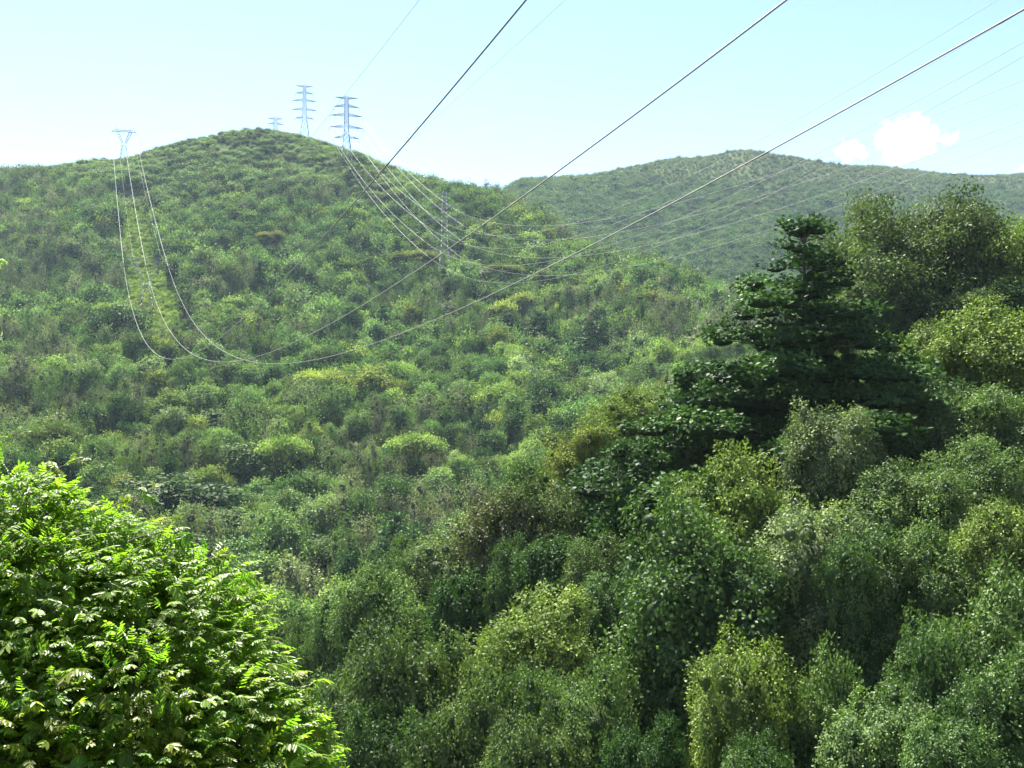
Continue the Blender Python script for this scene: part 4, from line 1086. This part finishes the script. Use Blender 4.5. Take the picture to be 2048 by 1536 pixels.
def delta_pylon(foot, H, A, rz, label, t=.36):
    """wide-headed pylon: body, waist, two splayed arms, bridge with peaks, three hanging strings"""
    root = link('delta_pylon', None, loc=foot); root.rotation_euler = (0, 0, rz); tag(root, label, 'pylon', 'pylons of the left line')
    zw, zb = H * .52, H * .86; bw, ww, hb = H * .11, H * .045, A * .62; cor = [(-1, -1), (1, -1), (1, 1), (-1, 1)]
    hw = lambda z: bw + (ww - bw) * z / zw
    for cx, cy in cor: part('leg', [((cx * bw, cy * bw, -.5), (cx * ww, cy * ww, zw), t)], root)
    br = []; zz = np.linspace(0, zw, 6)
    for a, b in zip(zz[:-1], zz[1:]):
        for i in range(4):
            (x0, y0), (x1, y1) = cor[i], cor[(i + 1) % 4]
            br += [((x0 * hw(a), y0 * hw(a), a), (x1 * hw(b), y1 * hw(b), b), t * .5), ((x1 * hw(a), y1 * hw(a), a), (x0 * hw(b), y0 * hw(b), b), t * .5)]
    part('bracing', br, root)
    for sx in (-1, 1):
        sg = []
        for sy in (-1, 1):
            i0, o0 = np.array([sx * ww * .3, sy * ww, zw]), np.array([sx * ww, sy * ww, zw - 1]); i1, o1 = np.array([sx * (hb - 2.2), sy * .7, zb]), np.array([sx * (hb + .8), sy * .7, zb])
            sg += [(i0, i1, t * .8), (o0, o1, t * .8)]
            for g in np.linspace(.15, .9, 5): sg += [(i0 + (i1 - i0) * g, o0 + (o1 - o0) * (g + .1), t * .45), (o0 + (o1 - o0) * g, i0 + (i1 - i0) * min(1, g + .1), t * .45)]
        part('splayed_arm', sg, root)
        part('earth_peak', [((sx * (hb - 1.4), 0, zb + 1.6), (sx * hb, 0, H), t * .6), ((sx * (hb + 1.4), 0, zb + 1.6), (sx * hb, 0, H), t * .6), ((sx * hb, -.7, zb + 1.6), (sx * hb, 0, H), t * .5)], root)
    sg = []
    for sy in (-1, 1):
        sg += [((-A, sy * .7, zb), (A, sy * .7, zb), t * .8), ((-hb - 1.5, sy * .7, zb + 1.7), (hb + 1.5, sy * .7, zb + 1.7), t * .7), ((hb + 1.5, sy * .7, zb + 1.7), (A, sy * .7, zb), t * .6), ((-hb - 1.5, sy * .7, zb + 1.7), (-A, sy * .7, zb), t * .6)]
        g = np.linspace(-hb, hb, 12)
        for i in range(11): sg.append(((g[i], sy * .7, zb + 1.7 * (i % 2)), (g[i + 1], sy * .7, zb + 1.7 * ((i + 1) % 2)), t * .45))
    part('bridge', sg, root)
    for x in (-A, 0, A): part('insulator', [((x, 0, zb), (x, 0, zb - 3.2), .3)], root, M_INSUL)
    c, s = math.cos(rz), math.sin(rz)
    f = lambda x, z: np.array([x * c, x * s, z]) + np.array(foot)
    return [f(-A, zb - 3.2), f(0, zb - 3.2), f(A, zb - 3.2)], [f(-hb, H), f(hb, H)]

ARMS = [(.014, 10.5), (.15, 11.5), (.28, 15.2), (.45, 15.4), (.60, 11.5)]
def on_ground(u, Y):
    X = (u - 1024) / F * Y; return (X, Y, gz(X, Y))
f2 = on_ground(693, 925); H2 = (768 - 193) / F * 925 - f2[2]
A2 = mast_pylon(f2, H2, math.radians(13), 'lattice pylon at the crest end where the many cables come down', ARMS, 11, 3.0)
f1 = on_ground(609, 1240); H1 = (768 - 171) / F * 1240 - f1[2]
A1 = mast_pylon(f1, H1, math.radians(13), 'taller-looking lattice pylon behind the summit, left of the cable-hung one', [((v - 171) / F * 1240 / H1, h / F * 1240) for v, h in ((172, 17), (187, 18), (202, 24.5), (220, 25), (237, 18.5))], 16, 3.2, waist=.55)
f0 = on_ground(551, 1345); H0 = (768 - 235) / F * 1345 - f0[2]
A0 = mast_pylon(f0, H0, math.radians(13), 'half-hidden lattice pylon top just right of the summit', [(.02, 10), (.16, 10.2), (.34, 13), (.55, 12)], 12, 4.2)
_h = hit(889, 583); f3 = (_h[0], _h[1], _h[2]); H3 = (768 - 385) / F * f3[1] - f3[2]
A3 = mast_pylon(f3, H3, math.radians(8), 'lattice pylon standing in the forest halfway up the hill', [(.014, 8), (.15, 11), (.28, 13), (.45, 13), (.60, 11)], 10.5, 2.8, t=.17)
fL = on_ground(248, 1050); HL = (768 - 254) / F * 1050 - fL[2]
PL, EL = delta_pylon(fL, HL, 11.8, math.radians(14), 'wide-headed pylon on the left end of the crest')
_h = hit(292, 632); fM = _h; HM = (768 - 505) / F * fM[1] - fM[2]
PM, EM = delta_pylon(fM, HM, 43.5 / F * fM[1], math.radians(4), 'wide-headed pylon among trees on the cleared strip', t=.15)
print('pylon heights', H2, H1, H0, H3, HL, HM, 'Y', f3[1], fM[1])

# ------------------------------------------------------------------ cables
def cable(name, pts, r0, r1, label, group, mat=None):
    pts = np.asarray(pts); d = np.linalg.norm(pts, axis=1)
    rad = np.interp(d, [60, 450], [r0, r1])
    v, q = tubes([(pts, rad)], 6)
    o = link(name, mesh_np(name, v, [q], [mat or M_CABLE], smooth=True)); tag(o, label, 'cable', group); return o
def span(a, b, sag, n=40):
    t = np.linspace(0, 1, n)[:, None]; p = a + (b - a) * t; p[:, 2] -= 4 * sag * (t * (1 - t))[:, 0]; return p
def long_span(S, x0, pts, yend=-45, n=160):
    """catenary from S over the camera: level line to x0 beside the camera, height fitted through photo points"""
    k = (S[0] - x0) / S[1]
    Y = np.array([1 / ((((u - 1024) / F) - k) / x0) for u, v in pts]); z = np.array([(768 - v) / F * y for (u, v), y in zip(pts, Y)])
    # height = S.z + (Y-Ys)*(b + c*Y): passes through S exactly
    A = np.stack([(Y - S[1]), (Y - S[1]) * Y], 1); w = 1 / Y
    s, res, *_ = np.linalg.lstsq(A * w[:, None], (z - S[2]) * w, rcond=None)
    e = np.abs(A @ s + S[2] - z) / Y * F
    yy = S[1] + (yend - S[1]) * np.linspace(0, 1, n) ** .8
    return np.stack([x0 + k * yy, yy, S[2] + (yy - S[1]) * (s[0] + s[1] * yy)], 1), float(e.max()), s
LS = [[(267,621),(296,691),(337,719),(361,718),(399,705),(600,520),(740,372),(880,205),(1052,0)],
      [(314,603),(355,679),(414,720),(443,725),(472,725),(516,719),(870,510),(1575,0)],
      [(378,629),(443,697),(487,717),(560,728),(619,724),(750,691),(1330,410),(2048,20)]]
GL = 'cables of the left line'
for i, nm in enumerate(('left', 'middle', 'right')):
    best = min((long_span(PM[i], x0, LS[i]) for x0 in np.arange(6, 90, 1.0)), key=lambda r: r[1])
    print('cable', nm, 'err px', round(best[1], 1))
    cable('power_cable', best[0], .048, .058, 'thick dark cable sweeping overhead, %s of the three' % ('steepest' if i == 0 else 'middle one' if i == 1 else 'flattest'), GL)
    cable('power_cable', span(PL[i], PM[i], 6), .06, .065, '%s cable dropping from the crest pylon down the cleared strip' % nm, GL, M_SUNLIT)
for i, pp in enumerate(([(640, 250), (690, 190), (770, 95), (835, 0)], [(770, 330), (880, 220), (1000, 116), (1135, 0)])):
    best = min((long_span(EM[i], x0, pp) for x0 in ([18.0] if i == 0 else [34.0])), key=lambda r: r[1])
    print('earth', i, round(best[1], 1))
    cable('earth_wire', best[0], .012, .02, 'hairline earth wire crossing the sky, %s of two' % ('left' if i == 0 else 'right'), GL)
    cable('earth_wire', span(EL[i], EM[i], 4), .025, .03, 'thin earth wire from the crest pylon peak, %s of two' % ('left' if i == 0 else 'right'), GL)
VR = {(1, -1): (-33, 442), (2, -1): (20, 470), (3, -1): (84, 508), (4, -1): (112, 545), (1, 1): (160, 446), (2, 1): (203, 476), (3, 1): (240, 512), (4, 1): (270, 548)}
GR = 'cables of the right line'; ORD = {1: 'topmost', 2: 'second highest', 3: 'third highest', 4: 'lowest'}
for (a, sx), S in A3.items():
    vr, vm = VR[(a, sx)]; x0 = 105 if sx < 0 else 128
    P_, e, s = long_span(S, x0, [(1160, vm), (2048, vr)])
    side = 'left' if sx < 0 else 'right'
    cable('power_cable', P_, .03, .05, 'thin cable from the hillside pylon across the valley, %s on its %s side' % (ORD[a], side), GR)
    cable('power_cable', span(A2[(a, sx)], S, 9), .065, .075, 'pale cable falling from crest pylon to hillside pylon, %s on the %s' % (ORD[a], side), GR, M_SUNLIT)
    cable('power_cable', span(A1[(a, sx)], A2[(a, sx)], 9), .03, .03, 'cable between the two tall crest pylons, %s on its %s side' % (ORD[a], side), GR)

# ------------------------------------------------------------------ clouds
def cloud(puffs, label, seed):
    """one cumulus: a body of droplets whose outline is a heap of ragged puffs"""
    Yc = 6000.0; S = Yc / F; c0 = px(puffs[0][0], puffs[0][1], Yc)
    m, t, N, L = nodes('cloud_droplets'); out = N('ShaderNodeOutputMaterial'); tc = N('ShaderNodeTexCoord')
    no = N('ShaderNodeTexNoise'); no.inputs['Scale'].default_value = .022; no.inputs['Detail'].default_value = 5; no.inputs['Roughness'].default_value = .62; L(tc.outputs['Object'], no.inputs[0])
    def math_(op, a, b=None, clamp=False):
        q = N('ShaderNodeMath'); q.operation = op; q.use_clamp = clamp
        for i, x in enumerate((a, b)):
            if x is None: continue
            if isinstance(x, (int, float)): q.inputs[i].default_value = x
            else: L(x, q.inputs[i])
        return q.outputs[0]
    tot = None; lo, hi = np.full(3, 1e9), np.full(3, -1e9)
    for u, v, r in puffs:
        c = px(u, v, Yc) - c0; R_ = r * S; lo = np.minimum(lo, np.array(c) - R_ * 1.5); hi = np.maximum(hi, np.array(c) + R_ * 1.5)
        ds = N('ShaderNodeVectorMath'); ds.operation = 'DISTANCE'; L(tc.outputs['Object'], ds.inputs[0]); ds.inputs[1].default_value = c
        f = math_('SUBTRACT', 1.0, math_('DIVIDE', ds.outputs['Value'], R_))
        tot = f if tot is None else math_('SMOOTH_MAX', tot, f)
        if tot is not f: tot.node.inputs[2].default_value = .15
    dn = math_('ADD', tot, math_('MULTIPLY', math_('SUBTRACT', no.outputs[0], .54), 2.9))
    dn = math_('MULTIPLY', math_('MULTIPLY', dn, 1.0, True), .018)
    pv = N('ShaderNodeVolumePrincipled'); pv.inputs['Color'].default_value = (.995, .995, .995, 1); pv.inputs['Anisotropy'].default_value = .35; L(dn, pv.inputs['Density']); L(pv.outputs[0], out.inputs['Volume'])
    m.cycles.volume_step_rate = .25
    V = np.array([(x, y, z) for z in (lo[2], hi[2]) for x, y in ((lo[0], lo[1]), (hi[0], lo[1]), (hi[0], hi[1]), (lo[0], hi[1]))])
    Q = np.array([(0, 3, 2, 1), (4, 5, 6, 7), (0, 1, 5, 4), (1, 2, 6, 5), (2, 3, 7, 6), (3, 0, 4, 7)])
    o = link('cloud', mesh_np('cloud', V, [Q], [m]), loc=c0); tag(o, label, 'cloud', kind='stuff')
cloud([(1821, 278, 44), (1833, 249, 25), (1780, 271, 30), (1862, 269, 22), (1795, 302, 32), (1770, 285, 22), (1850, 290, 24), (1893, 278, 15), (1909, 272, 12)], 'ragged white cumulus cloud above the far hill', 1)
cloud([(1697, 300, 24), (1722, 307, 16), (1680, 304, 14)], 'small white cloud low on the far ridge left of the big one', 2)
cloud([(2046, 338, 12), (2060, 340, 14)], 'scrap of white cloud at the right edge on the far ridge', 4)
# ------------------------------------------------------------------ haze
def haze():
    lo = float(_ZG.min()) - 60; hi = float(max(_ZG.max(), 330)) + 60
    m, t, N, L = nodes('haze_air'); out = N('ShaderNodeOutputMaterial'); pv = N('ShaderNodeVolumePrincipled')
    pv.inputs['Color'].default_value = (.62, .80, 1.0, 1); pv.inputs['Density'].default_value = HAZE_DENSITY; pv.inputs['Anisotropy'].default_value = 0.0
    L(pv.outputs[0], out.inputs['Volume'])
    x = 5200; y0, y1 = -300, 3200
    V = [(-x, y0, lo), (x, y0, lo), (x, y1, lo), (-x, y1, lo), (-x, y0, hi), (x, y0, hi), (x, y1, hi), (-x, y1, hi)]
    Q = np.array([(0, 3, 2, 1), (4, 5, 6, 7), (0, 1, 5, 4), (1, 2, 6, 5), (2, 3, 7, 6), (3, 0, 4, 7)])
    o = link('haze', mesh_np('haze', V, [Q], [m])); tag(o, 'thin bluish daylight haze filling the valley', 'haze', kind='stuff')
haze()
print('scene built in', round(time.time() - T0, 1))
